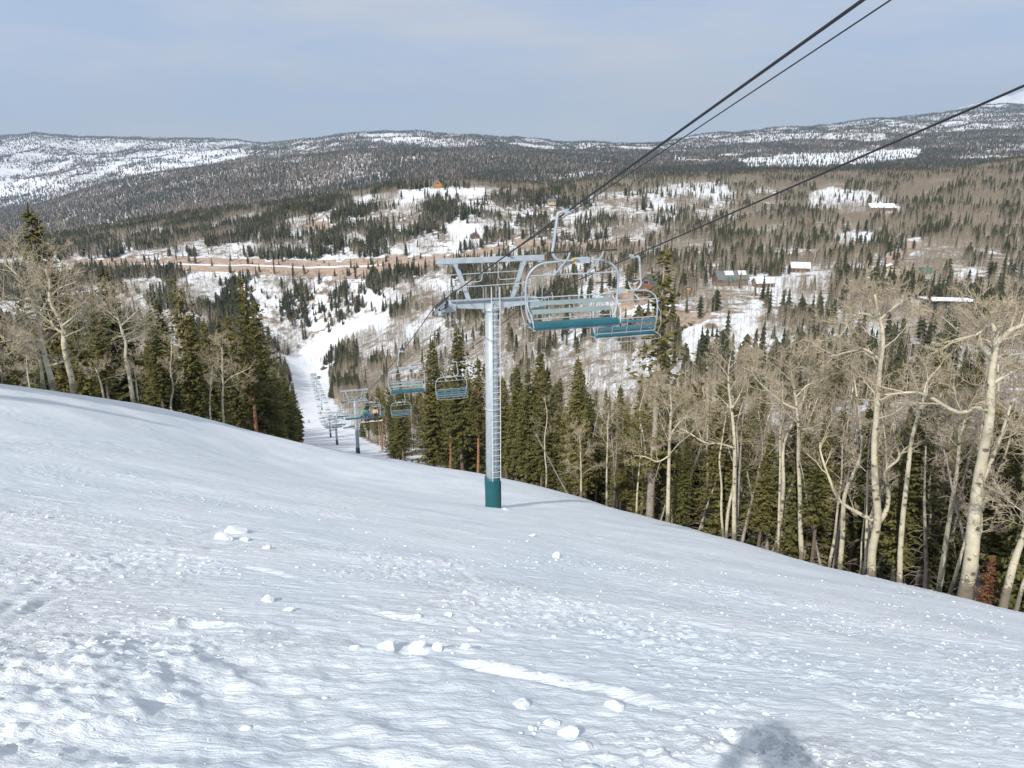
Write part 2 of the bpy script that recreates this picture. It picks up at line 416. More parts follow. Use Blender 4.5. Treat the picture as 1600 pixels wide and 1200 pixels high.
def hill_material():
    m = bpy.data.materials.new("hillside_ground"); m.use_nodes = True
    nt = m.node_tree; N = nt.nodes; L = nt.links; b = N["Principled BSDF"]
    b.inputs["Roughness"].default_value = 0.85; b.inputs["Specular IOR Level"].default_value = 0.15
    tc = N.new("ShaderNodeTexCoord")
    at = N.new("ShaderNodeAttribute"); at.attribute_name = "cover"
    sp = N.new("ShaderNodeSeparateColor"); L.new(at.outputs["Color"], sp.inputs["Color"])
    def noise(scale, detail=6, rough=0.6):
        n = N.new("ShaderNodeTexNoise"); n.inputs["Scale"].default_value = scale; n.inputs["Detail"].default_value = detail; n.inputs["Roughness"].default_value = rough
        L.new(tc.outputs["Object"], n.inputs["Vector"]); return n.outputs["Fac"]
    def math_(op, a, c, clamp=False):
        n = N.new("ShaderNodeMath"); n.operation = op; n.use_clamp = clamp
        for k, v in enumerate((a, c)):
            if isinstance(v, (int, float)): n.inputs[k].default_value = v
            else: L.new(v, n.inputs[k])
        return n.outputs[0]
    def ramp(fac, p0, c0, p1, c1):
        r = N.new("ShaderNodeValToRGB"); e = r.color_ramp.elements
        e[0].position = p0; e[0].color = (*c0, 1); e[1].position = p1; e[1].color = (*c1, 1)
        L.new(fac, r.inputs["Fac"]); return r.outputs["Color"]
    def mix(f, a, c):
        n = N.new("ShaderNodeMix"); n.data_type = 'RGBA'
        L.new(f, n.inputs["Factor"]); L.new(a, n.inputs["A"]); L.new(c, n.inputs["B"]); return n.outputs["Result"]
    snow_c = ramp(noise(0.05), 0.3, (0.72, 0.76, 0.83), 0.7, (0.82, 0.85, 0.89))
    litter = ramp(noise(0.18), 0.3, (0.13, 0.095, 0.07), 0.7, (0.30, 0.235, 0.175))
    dirt = ramp(noise(0.12, 8, 0.7), 0.3, (0.25, 0.175, 0.135), 0.7, (0.52, 0.42, 0.34))
    f = math_('ADD', math_('MULTIPLY', noise(0.085, 7, 0.68), 1.0), math_('MULTIPLY', noise(0.012, 4, 0.5), 0.5))      # about 0.75 in the mean
    f = math_('SUBTRACT', math_('ADD', f, sp.outputs["Blue"]), 1.0)
    f = math_('MULTIPLY', f, 9.0, True)
    f = math_('MULTIPLY', f, math_('SUBTRACT', 1.0, sp.outputs["Green"], True))
    c = mix(f, snow_c, litter)
    d = math_('MULTIPLY', math_('SUBTRACT', math_('ADD', sp.outputs["Red"], math_('MULTIPLY', noise(0.09), 0.9)), 0.85), 6.0, True)
    c = mix(d, c, dirt)
    L.new(c, b.inputs["Base Color"])
    bp = N.new("ShaderNodeBump"); bp.inputs["Strength"].default_value = 0.6; bp.inputs["Distance"].default_value = 2.0
    L.new(noise(0.15, 8, 0.7), bp.inputs["Height"]); L.new(bp.outputs["Normal"], b.inputs["Normal"])
    return m

M_SNOW = snow_material()
M_HILL = hill_material()
M_CLOD = clod_material()
M_STEEL = mat("galvanised_steel", (0.37, 0.42, 0.46), 0.5, 0.2, noise=0.12, scale=3, spec=0.4)
M_STEEL_D = mat("weathered_steel", (0.34, 0.37, 0.40), 0.5, 0.3, noise=0.2, scale=6)
M_RUBBER = mat("black_rubber", (0.03, 0.032, 0.036), 0.6, noise=0.2)
M_TEAL = mat("teal_vinyl", (0.008, 0.085, 0.115), 0.45, noise=0.15, scale=2.5, bump=0.25, bump_scale=5)
M_TEAL_P = mat("pad_cover", (0.008, 0.085, 0.10), 0.5, noise=0.12, scale=2, bump=0.5, bump_scale=4)
M_LADDER = mat("bright_galvanising", (0.60, 0.64, 0.66), 0.45, 0.2)
M_SLAT = mat("seat_slat", (0.21, 0.275, 0.29), 0.45, noise=0.1, scale=4)
M_SLAT_B = mat("seat_slat_blue", (0.05, 0.15, 0.20), 0.45, noise=0.1, scale=4)
M_ROPE = mat("steel_rope", (0.035, 0.035, 0.04), 0.55, 0.4, noise=0.3, scale=30)
M_BROWNPAD = mat("dark_foam", (0.045, 0.035, 0.03), 0.7, noise=0.2)
M_YELLOW = mat("yellow_sticker", (0.55, 0.45, 0.16), 0.6)

# ------------------------------------------------------------------ mesh building
def new_mesh(name, verts, faces, smooth=False):
    me = bpy.data.meshes.new(name)
    me.from_pydata([tuple(v) for v in verts], [], faces)
    if smooth: me.polygons.foreach_set("use_smooth", [True] * len(me.polygons))
    me.update()
    return me

def grid_mesh(name, V, nr, nc):
    me = bpy.data.meshes.new(name)
    idx = np.arange(nr * nc).reshape(nr, nc)
    q = np.stack([idx[:-1, :-1], idx[:-1, 1:], idx[1:, 1:], idx[1:, :-1]], -1).reshape(-1)
    nq = len(q) // 4
    me.vertices.add(len(V)); me.vertices.foreach_set("co", V.astype(np.float32).ravel())
    me.loops.add(len(q)); me.loops.foreach_set("vertex_index", q.astype(np.int32))
    me.polygons.add(nq); me.polygons.foreach_set("loop_start", np.arange(0, 4 * nq, 4, dtype=np.int32))
    me.polygons.foreach_set("use_smooth", np.ones(nq, bool))
    me.update(calc_edges=True)
    return me

def tri_mesh(name, V, T, smooth=False):
    me = bpy.data.meshes.new(name)
    T = np.asarray(T, np.int32).ravel(); n = len(T) // 3
    me.vertices.add(len(V)); me.vertices.foreach_set("co", np.asarray(V, np.float32).ravel())
    me.loops.add(len(T)); me.loops.foreach_set("vertex_index", T)
    me.polygons.add(n); me.polygons.foreach_set("loop_start", np.arange(0, 3 * n, 3, dtype=np.int32))
    if smooth: me.polygons.foreach_set("use_smooth", np.ones(n, bool))
    me.update(calc_edges=True)
    return me

class MB:
    def __init__(s): s.v = []; s.f = []
    def tube(s, pts, radii, n=8, cap=True):
        pts = [Vector(p) for p in pts]
        if isinstance(radii, (int, float)): radii = [radii] * len(pts)
        base = len(s.v); ref = None
        for i, p in enumerate(pts):
            a = pts[max(i - 1, 0)]; b = pts[min(i + 1, len(pts) - 1)]
            d = (b - a)
            if d.length < 1e-9: d = Vector((0, 0, 1))
            d.normalize()
            if ref is None:
                ref = Vector((1, 0, 0)) if abs(d.x) < 0.8 else Vector((0, 1, 0))
            x = (ref - d * ref.dot(d))
            if x.length < 1e-5: x = d.orthogonal()
            x.normalize(); y = d.cross(x); ref = x
            for k in range(n):
                t = 2 * math.pi * k / n
                s.v.append(p + (x * math.cos(t) + y * math.sin(t)) * radii[i])
        for i in range(len(pts) - 1):
            for k in range(n):
                k2 = (k + 1) % n
                s.f.append((base + i * n + k, base + i * n + k2, base + (i + 1) * n + k2, base + (i + 1) * n + k))
        if cap and n > 2:
            s.f.append(tuple(base + k for k in reversed(range(n))))
            s.f.append(tuple(base + (len(pts) - 1) * n + k for k in range(n)))
        return s
    def box(s, c, size, rot=None, taper=1.0):
        c = Vector(c); b = len(s.v); hx, hy, hz_ = size[0] / 2, size[1] / 2, size[2] / 2
        for sx, sy, sz in ((-1, -1, -1), (1, -1, -1), (1, 1, -1), (-1, 1, -1), (-1, -1, 1), (1, -1, 1), (1, 1, 1), (-1, 1, 1)):
            k = taper if sz > 0 else 1
            p = Vector((sx * hx * k, sy * hy * k, sz * hz_))
            if rot is not None: p = rot @ p
            s.v.append(c + p)
        for f in ((0, 3, 2, 1), (4, 5, 6, 7), (0, 1, 5, 4), (1, 2, 6, 5), (2, 3, 7, 6), (3, 0, 4, 7)):
            s.f.append(tuple(b + i for i in f))
        return s
    def beam(s, a, b, w, h):
        """a rectangular bar from a to b, w wide (horizontal), h deep"""
        a = Vector(a); b = Vector(b); d = (b - a); L_ = d.length; d.normalize()
        up = Vector((0, 0, 1)) if abs(d.z) < 0.95 else Vector((0, 1, 0))
        x = d.cross(up).normalized(); z = x.cross(d).normalized()
        R = Matrix((x, d, z)).transposed()
        return s.box((a + b) / 2, (w, L_, h), R)
    def prism(s, prof, x0, x1):
        """a closed profile of (y, z) pairs pulled from x0 to x1"""
        b = len(s.v); n = len(prof)
        for x in (x0, x1):
            for (y, z) in prof: s.v.append(Vector((x, y, z)))
        for k in range(n):
            k2 = (k + 1) % n
            s.f.append((b + k, b + n + k, b + n + k2, b + k2))
        s.f.append(tuple(b + k for k in range(n))); s.f.append(tuple(b + n + k for k in reversed(range(n))))
        return s
    def tri(s, a, b, c):
        i = len(s.v); s.v += [Vector(a), Vector(b), Vector(c)]; s.f.append((i, i + 1, i + 2)); return s
    def quad(s, a, b, c, d):
        i = len(s.v); s.v += [Vector(a), Vector(b), Vector(c), Vector(d)]; s.f.append((i, i + 1, i + 2, i + 3)); return s
    def xf(s, M):
        s.v = [M @ v for v in s.v]; return s
    def mesh(s, name, m, smooth=False):
        me = new_mesh(name, s.v, s.f, smooth); me.materials.append(m); return me
    def build(s, name, m, parent=None, smooth=False, bevel=0.0):
        o = bpy.data.objects.new(name, s.mesh(name, m, smooth)); COL.objects.link(o)
        if parent is not None: o.parent = parent
        if bevel > 0:
            md = o.modifiers.new("bevel", 'BEVEL'); md.width = bevel; md.segments = 2; md.limit_method = 'ANGLE'
        if smooth:
            try:
                me = o.data; me.set_sharp_from_angle(angle=math.radians(40))
            except Exception: pass
        return o

def link(name, me, parent=None, loc=None):
    o = bpy.data.objects.new(name, me); COL.objects.link(o)
    if parent is not None: o.parent = parent
    if loc is not None: o.location = loc
    return o

def thing(name, label, cat, loc=(0, 0, 0), rz=0.0, group=None):
    o = bpy.data.objects.new(name, None); COL.objects.link(o)
    o.empty_display_size = 0.3
    o.location = loc; o.rotation_euler = (0, 0, rz)
    return tag(o, label, cat, group)

def tag(o, label=None, cat=None, group=None, kind=None):
    if label: o["label"] = label
    if cat: o["category"] = cat
    if group: o["group"] = group
    if kind: o["kind"] = kind
    return o

CHILDREN = {}
def copy_tree(root, kids=None):
    """copy a thing with its parts and sub-parts (shared mesh data)"""
    r = root.copy(); COL.objects.link(r)
    for ch in (kids if kids is not None else root.children):
        c = ch.copy(); COL.objects.link(c); c.parent = r
        for g in ch.children:
            d = g.copy(); COL.objects.link(d); d.parent = c
    return r

def smooth_path(pts, n=6):
    """Catmull-Rom through the points"""
    P = [Vector(p) for p in pts]; P = [P[0] * 2 - P[1]] + P + [P[-1] * 2 - P[-2]]
    out = []
    for i in range(1, len(P) - 2):
        for k in range(n):
            t = k / n
            a, b, c, d = P[i - 1], P[i], P[i + 1], P[i + 2]
            out.append(0.5 * ((2 * b) + (c - a) * t + (2 * a - 5 * b + 4 * c - d) * t * t + (3 * b - a - 3 * c + d) * t ** 3))
    out.append(P[-2])
    return out

# ------------------------------------------------------------------ ground: one continuous sheet in two named pieces
NC = 700
Y_SPLIT = 172.0
def rows_near():
    a = np.linspace(-9, 2.0, 12)[:-1]
    t = np.linspace(0, 1, 680)
    k0, k1 = math.log(2.0 + 2.0), math.log(Y_SPLIT + 2.0)
    return np.concatenate([a, np.exp(k0 + (k1 - k0) * t) - 2.0])
def half_width(y): return 9.0 + 0.80 * np.maximum(y, -1.0)
S_COLS = np.linspace(-1, 1, NC)
def col_x(y, s): return (4.0 + 0.80 * np.maximum(y, -1.0)) * s + np.sign(s) * np.maximum(np.abs(s) - 0.92, 0) / 0.08 * 5.5

def arc_dist(x, y, pts):
    """signed distance to a polyline and position along it"""
    best = np.full(x.shape, 1e9); sgn = np.zeros(x.shape)
    for (x0, y0), (x1, y1) in zip(pts[:-1], pts[1:]):
        dx, dy = x1 - x0, y1 - y0; l2 = dx * dx + dy * dy
        t = np.clip(((x - x0) * dx + (y - y0) * dy) / l2, 0, 1)
        ex, ey = x - (x0 + t * dx), y - (y0 + t * dy)
        d = np.hypot(ex, ey)
        s = (dx * (y - y0) - dy * (x - x0)) / math.sqrt(l2)
        m = d < best
        best = np.where(m, d, best); sgn = np.where(m, s, sgn)
    return best, np.sign(sgn) * best

def gpt(px, py):
    """where the ray through a photo pixel meets the snow (x, y)"""
    r = py_ratio(py); v = (py - 600.0) / FOC; u = (px - 800.0) / FOC / (CP - v * SP)
    ys = np.exp(np.linspace(math.log(1.5), math.log(160), 500))
    hh = height(u * ys, ys)
    k = np.argmax(hh > r * ys)
    if k == 0: k = int(np.argmin(np.abs(hh - r * ys)))
    a, b = ys[max(k - 1, 0)], ys[k]
    return (float(u * (a + b) / 2), float((a + b) / 2))

TRACKS = [  # ski tracks and plough edges: photo pixels along them, depth, width
    ([(300, 975), (480, 990), (700, 1040), (900, 1080), (1050, 1120), (1250, 1198)], 0.075, 0.075),
    ([(500, 940), (620, 965), (760, 990), (900, 1010), (1060, 1040)], 0.04, 0.08),
    ([(960, 1010), (1150, 1060), (1350, 1120), (1590, 1180)], 0.035, 0.07),
    ([(0, 955), (70, 900), (180, 860), (330, 830), (520, 800)], 0.03, 0.06),
    ([(0, 990), (60, 940), (200, 880), (420, 840)], 0.03, 0.06),
    ([(0, 690), (120, 700), (300, 710), (480, 715)], 0.05, 0.25),
    ([(0, 682), (150, 692), (330, 700)], 0.05, 0.2),
    ([(350, 770), (560, 780), (740, 800)], 0.03, 0.12),
    ([(1060, 915), (1180, 950), (1350, 975), (1590, 1010)], 0.03, 0.06),
    ([(820, 960), (960, 1000), (1150, 1035), (1400, 1085), (1590, 1110)], 0.03, 0.05),
    ([(640, 900), (800, 925), (1000, 960), (1200, 1000)], 0.025, 0.06),
    ([(1420, 968), (1500, 985), (1590, 998)], 0.05, 0.12),
    ([(180, 1010), (400, 1070), (600, 1150), (700, 1200)], -0.05, 0.13),
    ([(700, 870), (740, 905), (752, 950)], 0.03, 0.05),
    ([(200, 850), (420, 890), (640, 960)], 0.03, 0.07),
    ([(1000, 830), (1200, 890), (1450, 950)], 0.02, 0.08),
]

def snow_detail(x, y, z):
    d = 0.12 * fbm(x / 9.0, y / 7.0, 2) + 0.035 * fbm(x / 2.6 + 5, y / 2.2, 3)
    fade = 1 / (1 + (np.maximum(y, 0) / 70.0) ** 2)
    # streaks left by skis and wind, running down to the right in the picture
    c, s = math.cos(math.radians(-28)), math.sin(math.radians(-28))
    a, b = x * c + y * s, -x * s + y * c
    wob = 0.5 * fbm(x / 2.0, y / 2.0, 3)
    patch = 0.35 + 1.1 * sstep(-0.25, 0.35, fbm(x / 5.0 + 3, y / 4.0 + 8, 2))
    d += 0.019 * fbm(a / 0.6, (b + wob) / 0.15, 4, 0.6) * fade * (0.5 + 0.8 * sstep(-6, 5, x)) * patch
    d += 0.024 * fbm(a / 5.0, (b + wob) / 0.8, 3) * fade
    c2, s2 = math.cos(math.radians(14)), math.sin(math.radians(14))
    a2, b2 = x * c2 + y * s2, -x * s2 + y * c2
    d += 0.017 * fbm(a2 / 0.9, b2 / 0.17, 4, 0.6) * fade * sstep(4, -8, x) * patch
    d += 0.020 * fbm(a2 / 6.0, b2 / 0.7, 3) * fade * sstep(4, -8, x)
    # rough, chopped patches of crumbs
    m = sstep(0.04, 0.30, fbm(x / 3.2 + 40, y / 2.6, 3)) * 0.8
    m2 = m + 1.0 * sstep(1.8, 0.4, np.hypot(x + 3.0, (y - 4.1))) + 0.9 * sstep(1.5, 0.3, np.abs(y - (8.2 - 1.0 * x))) * sstep(-3.0, 0, x) * sstep(5, 1.5, x) + 0.12
    cr = fbm(x / 0.11, y / 0.11, 3, 0.62)
    cr2 = fbm(x / 0.33 + 9, y / 0.28, 4, 0.6)
    m2 = np.clip(m2, 0, 1.25)
    d += m2 * (0.060 * np.maximum(cr - 0.04, 0) + 0.012 * cr) * fade
    d += m2 * 0.060 * np.maximum(cr2 - 0.08, 0) * fade
    d += 0.012 * fbm(x / 0.6 + 70, y / 0.5, 4, 0.6) * fade * patch
    d += 0.004 * cr * fade
    # soft heaps at the lower left
    hm = sstep(5.0, 1.2, np.hypot(x + 1.9, y - 3.1))
    d += hm * (0.05 * fbm(x / 0.8, y / 0.6 + 3, 3) + 0.040 * fbm(x / 0.25, y / 0.2 + 3, 4, 0.6))
    d += 0.13 * sstep(1.1, 0.2, np.hypot(x + 2.75, (y - 3.9) * 0.9) + 0.3 * cr2)
    for pts, depth, width in TRACK_XY:
        bd, sd = arc_dist(x, y, pts)
        near = bd < width * 6
        k = np.clip(0.25 + 1.5 * fbm(x / 0.9 + depth * 90, y / 0.9, 3), 0, 1.2)
        g = np.where(near, -depth * np.exp(-(sd / width) ** 2) + 0.45 * depth * np.exp(-((sd - 1.7 * width) / (width * 0.9)) ** 2) * (1 + 1.2 * cr + cr2), 0)
        d += 1.25 * g * k
    out = sstep(2.0, 6.0, x - right_edge(y)) + sstep(2.0, 6.0, left_edge(y) - x)
    d += out * 0.35 * fbm(x / 2.5, y / 2.5, 3)
    d -= 0.25 * np.exp(-((x - right_edge(y) - 1.0) / 1.2) ** 2) * np.maximum(fbm(x / 3, y / 3, 2), 0)
    return z + d

TRACK_XY = []
for p_, dep, wid in TRACKS:
    g_ = [gpt(*q) for q in p_]
    sm = smooth_path([(a, b, 0) for a, b in g_], 4)
    TRACK_XY.append(([(v.x, v.y) for v in sm], dep, wid))

yr = rows_near()
XN = col_x(yr[:, None], S_COLS[None, :])
YN = yr[:, None] + 0 * XN
ZN = snow_detail(XN.ravel(), YN.ravel(), height(XN.ravel(), YN.ravel()))
NEAR_Z = ZN.reshape(XN.shape)
me = grid_mesh("snow_slope", np.stack([XN.ravel(), YN.ravel(), ZN], -1), len(yr), NC)
me.materials.append(M_SNOW)
_lit = np.maximum(sstep(2.0, 7.0, XN - right_edge(YN)), sstep(0.5, 5.0, left_edge(YN) - XN)) * 0.62
_la = me.attributes.new("litter", 'FLOAT', 'POINT')
_la.data.foreach_set("value", _lit.ravel().astype(np.float32))
tag(link("snow_slope", me), kind="structure")

def snow_z(x, y):
    """height of the finished snow surface"""
    x = float(x); y = float(y)
    return float(snow_detail(np.array([x]), np.array([y]), height(x, y))[0])

yf = np.concatenate([[Y_SPLIT], np.exp(np.linspace(math.log(Y_SPLIT), math.log(15000), 430))[1:]])
XF = col_x(yf[:, None], S_COLS[None, ::2])
YF = yf[:, None] + 0 * XF
ZF = height(XF.ravel(), YF.ravel()).reshape(XF.shape)
ZF[0] = NEAR_Z[-1, ::2]
ZF[0] = np.minimum(ZF[0], NEAR_Z[-1, ::2])
me = grid_mesh("hills", np.stack([XF.ravel(), YF.ravel(), ZF.ravel()], -1), len(yf), XF.shape[1])
me.materials.append(M_HILL)
PXF, PYF = project(XF, YF, ZF)

def cover(px, py, x, y):
    """(dirt, open snow, leaf litter) of the ground seen at photo pixel px, py at x, y"""
    red = np.zeros(px.shape); green = np.zeros(px.shape)
    wx = 9.0 * fbm(x / (0.035 * y) , y / (0.09 * y) + x / 90.0, 3) + 5.0 * fbm(x / (0.011 * y) + 7, y / 28.0, 2)
    wy = 5.0 * fbm(x / (0.03 * y) + 40, y / 60.0, 3)
    px, py = px + wx, py + wy
    for poly, y0, y1 in OPEN:
        green = np.where(in_poly(px, py, poly) & (y > y0) & (y < y1), 1.0, green)
    for poly, y0, y1 in DIRT:
        red = np.where(in_poly(px, py, poly) & (y > y0) & (y < y1), 1.0, red)
    run = (x > left_edge(y) - 1) & (x < right_edge(y) + 1) & (y < 790)
    green = np.where(run, 1.0, green)
    blue = np.interp(px, [0, 500, 800, 1000, 1300, 1600], [0.25, 0.26, 0.28, 0.28, 0.29, 0.32])
    blue = np.where((y > 800) & (y < 1700), np.interp(px, [0, 500, 900, 1100, 1300, 1600], [0.24, 0.26, 0.28, 0.30, 0.38, 0.58]), blue)
    blue = np.where(y > 1700, np.interp(px, [0, 400, 900, 1600], [0.22, 0.30, 0.27, 0.28]), blue)
    blue = np.where((y > 700) & (y < 1700) & (px > 1250) & (py < 300), 0.8, blue)
    return red, green, blue
R_, G_, B_ = cover(PXF, PYF, XF, YF)
ca = me.color_attributes.new("cover", 'FLOAT_COLOR', 'POINT')
ca.data.foreach_set("color", np.stack([R_.ravel(), G_.ravel(), B_.ravel(), np.ones(R_.size)], -1).astype(np.float32).ravel())
tag(link("hills", me), kind="structure")

# ================================================================== the chairlift
LIFT_RZ = math.atan2(0.28, 1.0)             # local X runs across the line, local Y down it
LX = Vector((math.cos(LIFT_RZ), math.sin(LIFT_RZ), 0))
LY = Vector((-math.sin(LIFT_RZ), math.cos(LIFT_RZ), 0))
GAUGE = 2.42

def tower_mesh_parts(h, detail):
    """parts of one tower of height h (ground to crossarm) as (name, mesh, {subparts})"""
    n = 20 if detail else 10
    parts = []
    m = MB(); m.tube([(0, 0, -1.2), (0, 0, h * 0.5), (0, 0, h - 0.1)], [0.34, 0.32, 0.30], n)
    m.tube([(0, 0, h * 0.5 - 0.03), (0, 0, h * 0.5 + 0.03)], [0.37, 0.37], n)
    parts.append(("mast", m.mesh("mast", M_STEEL, True), []))
    m = MB()
    rr = 0.40
    zs = [-0.9, 0.0, 0.25, 0.6, 0.95, 1.3, 1.62, 1.72]
    rs = [rr, rr * 1.0, rr * .99, rr * 1.01, rr * .985, rr * 1.015, rr * 1.0, rr * 0.99]
    m.tube([(0.012 * math.sin(3 * z), 0, z) for z in zs], rs, n)
    subs = []
    if detail:
        s = MB(); s.tube([(rr * 0.99, -0.12, -0.5), (rr * 1.02, -0.1, 0.5), (rr * 1.0, -0.12, 1.1), (rr, -0.1, 1.7)], 0.022, 6)
        subs.append(("seam", s.mesh("seam", M_TEAL_P)))
    parts.append(("safety_pad", m.mesh("safety_pad", M_TEAL_P, True), subs))
    # crossarm: a box girder, deeper at the middle
    m = MB()
    for (x0, x1, d0, d1) in ((-2.25, -0.5, 0.30, 0.44), (-0.5, 0.5, 0.44, 0.44), (0.5, 2.25, 0.44, 0.30)):
        b = len(m.v)
        for (x, d) in ((x0, d0), (x1, d1)):
            for (yy, zz) in ((-0.17, -d), (0.17, -d), (0.17, 0), (-0.17, 0)):
                m.v.append(Vector((x, yy, h + zz + 0.12)))
        m.f += [(b, b + 1, b + 5, b + 4), (b + 1, b + 2, b + 6, b + 5), (b + 2, b + 3, b + 7, b + 6), (b + 3, b, b + 4, b + 7), (b + 3, b + 2, b + 1, b), (b + 4, b + 5, b + 6, b + 7)]
    parts.append(("crossarm", m.mesh("crossarm", M_STEEL), []))
    for x in (-0.42, 0.42):
        m = MB(); m.box((x, 0, h - 0.24), (0.03, 0.46, 0.5)); parts.append(("gusset", m.mesh("gusset", M_STEEL), []))
    m = MB(); m.tube([(0, 0, h - 0.50), (0, 0, h - 0.34)], [0.30, 0.40], n); parts.append(("mast_collar", m.mesh("mast_collar", M_STEEL, True), []))
    for x in (-2.05, 2.05):
        m = MB(); m.box((x, -0.30, h - 0.16), (0.5, 0.24, 0.34)); parts.append(("bracket", m.mesh("bracket", M_STEEL), []))
    # lifting frame above the crossarm
    zt = h + 1.98
    m = MB()
    m.beam((-1.10, 0, h + 0.12), (-1.70, 0, zt - 0.10), 0.16, 0.20)
    m.tube([(-1.68, 0, zt - 0.30), (-1.80, 0, zt - 0.16), (-2.05, 0, zt - 0.13), (-2.4, 0, zt - 0.12)], 0.06, 6)
    parts.append(("frame_leg", m.mesh("frame_leg", M_STEEL), []))
    m = MB()
    m.beam((1.05, 0, h + 0.12), (1.62, 0, zt - 0.10), 0.16, 0.20)
    m.tube([(1.60, 0, zt - 0.30), (1.72, 0, zt - 0.16), (1.95, 0, zt - 0.13), (2.3, 0, zt - 0.12)], 0.06, 6)
    parts.append(("frame_leg", m.mesh("frame_leg", M_STEEL), []))
    m = MB(); m.box((0, 0, zt), (5.2, 0.20, 0.24))
    for x in (-2.4, 2.4): m.box((x, 0, zt - 0.16), (0.22, 0.16, 0.08))
    parts.append(("top_beam", m.mesh("top_beam", M_STEEL), []))
    m = MB()
    m.box((0.85, 0, zt + 0.16), (0.14, 0.22, 0.12)); m.tube([(0.85, -0.3, zt + 0.24), (0.85, 0.3, zt + 0.20)], 0.05, 6)
    m.tube([(0.85, 0.05, zt + 0.18), (0.99, 0.05, zt + 0.02), (1.0, 0.05, zt - 0.35), (0.85, 0.05, zt - 0.62)], 0.012, 4)
    parts.append(("cable_clamp", m.mesh("cable_clamp", M_RUBBER), []))
    if detail:
        m = MB(); m.box((-1.42, -0.08, zt - 0.24), (0.34, 0.2, 0.22)); parts.append(("junction_box", m.mesh("junction_box", M_RUBBER), []))
    # catwalk rails
    r = 0.022
    subs = []
    def rail(pts, rad=r):
        s = MB(); s.tube(pts, rad, 6); subs.append(("rail", s.mesh("rail", M_STEEL)))
    rail([(-2.15, 0.05, h + 1.32), (1.55, 0.05, h + 1.38)])
    rail([(-2.15, -0.35, h + 0.78), (-1.35, -0.35, h + 0.80), (1.6, -0.35, h + 0.86)])
    rail(smooth_path([(-0.50, -0.3, zt - 0.1), (-0.50, -0.3, h + 1.25), (-0.56, -0.3, h + 1.06), (-0.75, -0.3, h + 1.01), (-1.35, -0.3, h + 1.0)], 3))
    rail(smooth_path([(0.28, -0.3, zt - 0.1), (0.28, -0.3, h + 1.28), (0.33, -0.3, h + 1.10), (0.5, -0.3, h + 1.06), (1.35, -0.3, h + 1.09)], 3))
    rail([(-2.15, -0.35, h + 0.1), (-2.15, -0.35, h + 0.78), (-2.15, 0.05, h + 1.32)])
    rail([(2.1, -0.35, h + 0.1), (2.1, -0.35, h + 0.86)])
    for x in (-0.46, -0.33, 0.16, 0.30):
        rail([(x, -0.32, h + 0.1), (x, -0.32, h + 0.72), (x - 0.13 if x < 0 else x - 0.1, -0.35, h + 0.84)], 0.018)
    for y0 in (-1.7, 1.7):
        for x in (-2.0, 2.0):
            rail([(x, y0, h - 0.25 - 0.33 * y0 + 0.0), (x, y0, h + 0.75 - 0.33 * y0)], 0.016)
    for x in (-2.0, 2.0):
        rail([(x, -1.7, h + 0.75 + 0.56), (x, 1.7, h + 0.75 - 0.56)], 0.016)
    m = MB(); m.box((0, -0.30, h + 0.16), (4.0, 0.10, 0.04))
    parts.append(("catwalk", m.mesh("catwalk", M_STEEL_D), subs))
    # ladder, on the uphill side, right of the mast's centre line
    yl = -0.46; xl, xr = -0.10, 0.31
    m = MB()
    for x in (xl, xr): m.tube([(x, yl, 1.66), (x, yl, h + 0.75)], 0.021, 6)
    for k in range(int(h / 1.9)):
        z = 2.3 + 1.9 * k
        for x in (xl, xr): m.tube([(x, yl, z), (x * 0.8, -0.25, z)], 0.014, 4)
    subs = []
    if detail:
        rung = MB(); rung.tube([(xl, yl, 0), (xr, yl, 0)], 0.013, 5); rung_me = rung.mesh("rung", M_LADDER)
        for k in range(int((h - 1.2) / 0.30)): subs.append(("rung", rung_me, (0, 0, 1.85 + 0.30 * k)))
        hoop = MB(); hoop.tube(smooth_path([(xl + .02, yl + 0.02, 0.05), (0.1, yl - 0.02, -0.035), (0.24, yl - 0.03, -0.035), (xr - .02, yl + .02, 0.03)], 3), 0.012, 5)
        hoop_me = hoop.mesh("foothold", M_STEEL_D)
        for k in range(int((h - 1.4) / 0.5)): subs.append(("foothold", hoop_me, (0, 0, 2.0 + 0.5 * k)))
    else:
        for k in range(int((h - 1.2) / 0.5)): m.tube([(xl, yl, 1.85 + 0.5 * k), (xr, yl, 1.85 + 0.5 * k)], 0.014, 4)
    parts.append(("ladder", m.mesh("ladder", M_LADDER), subs))
    return parts

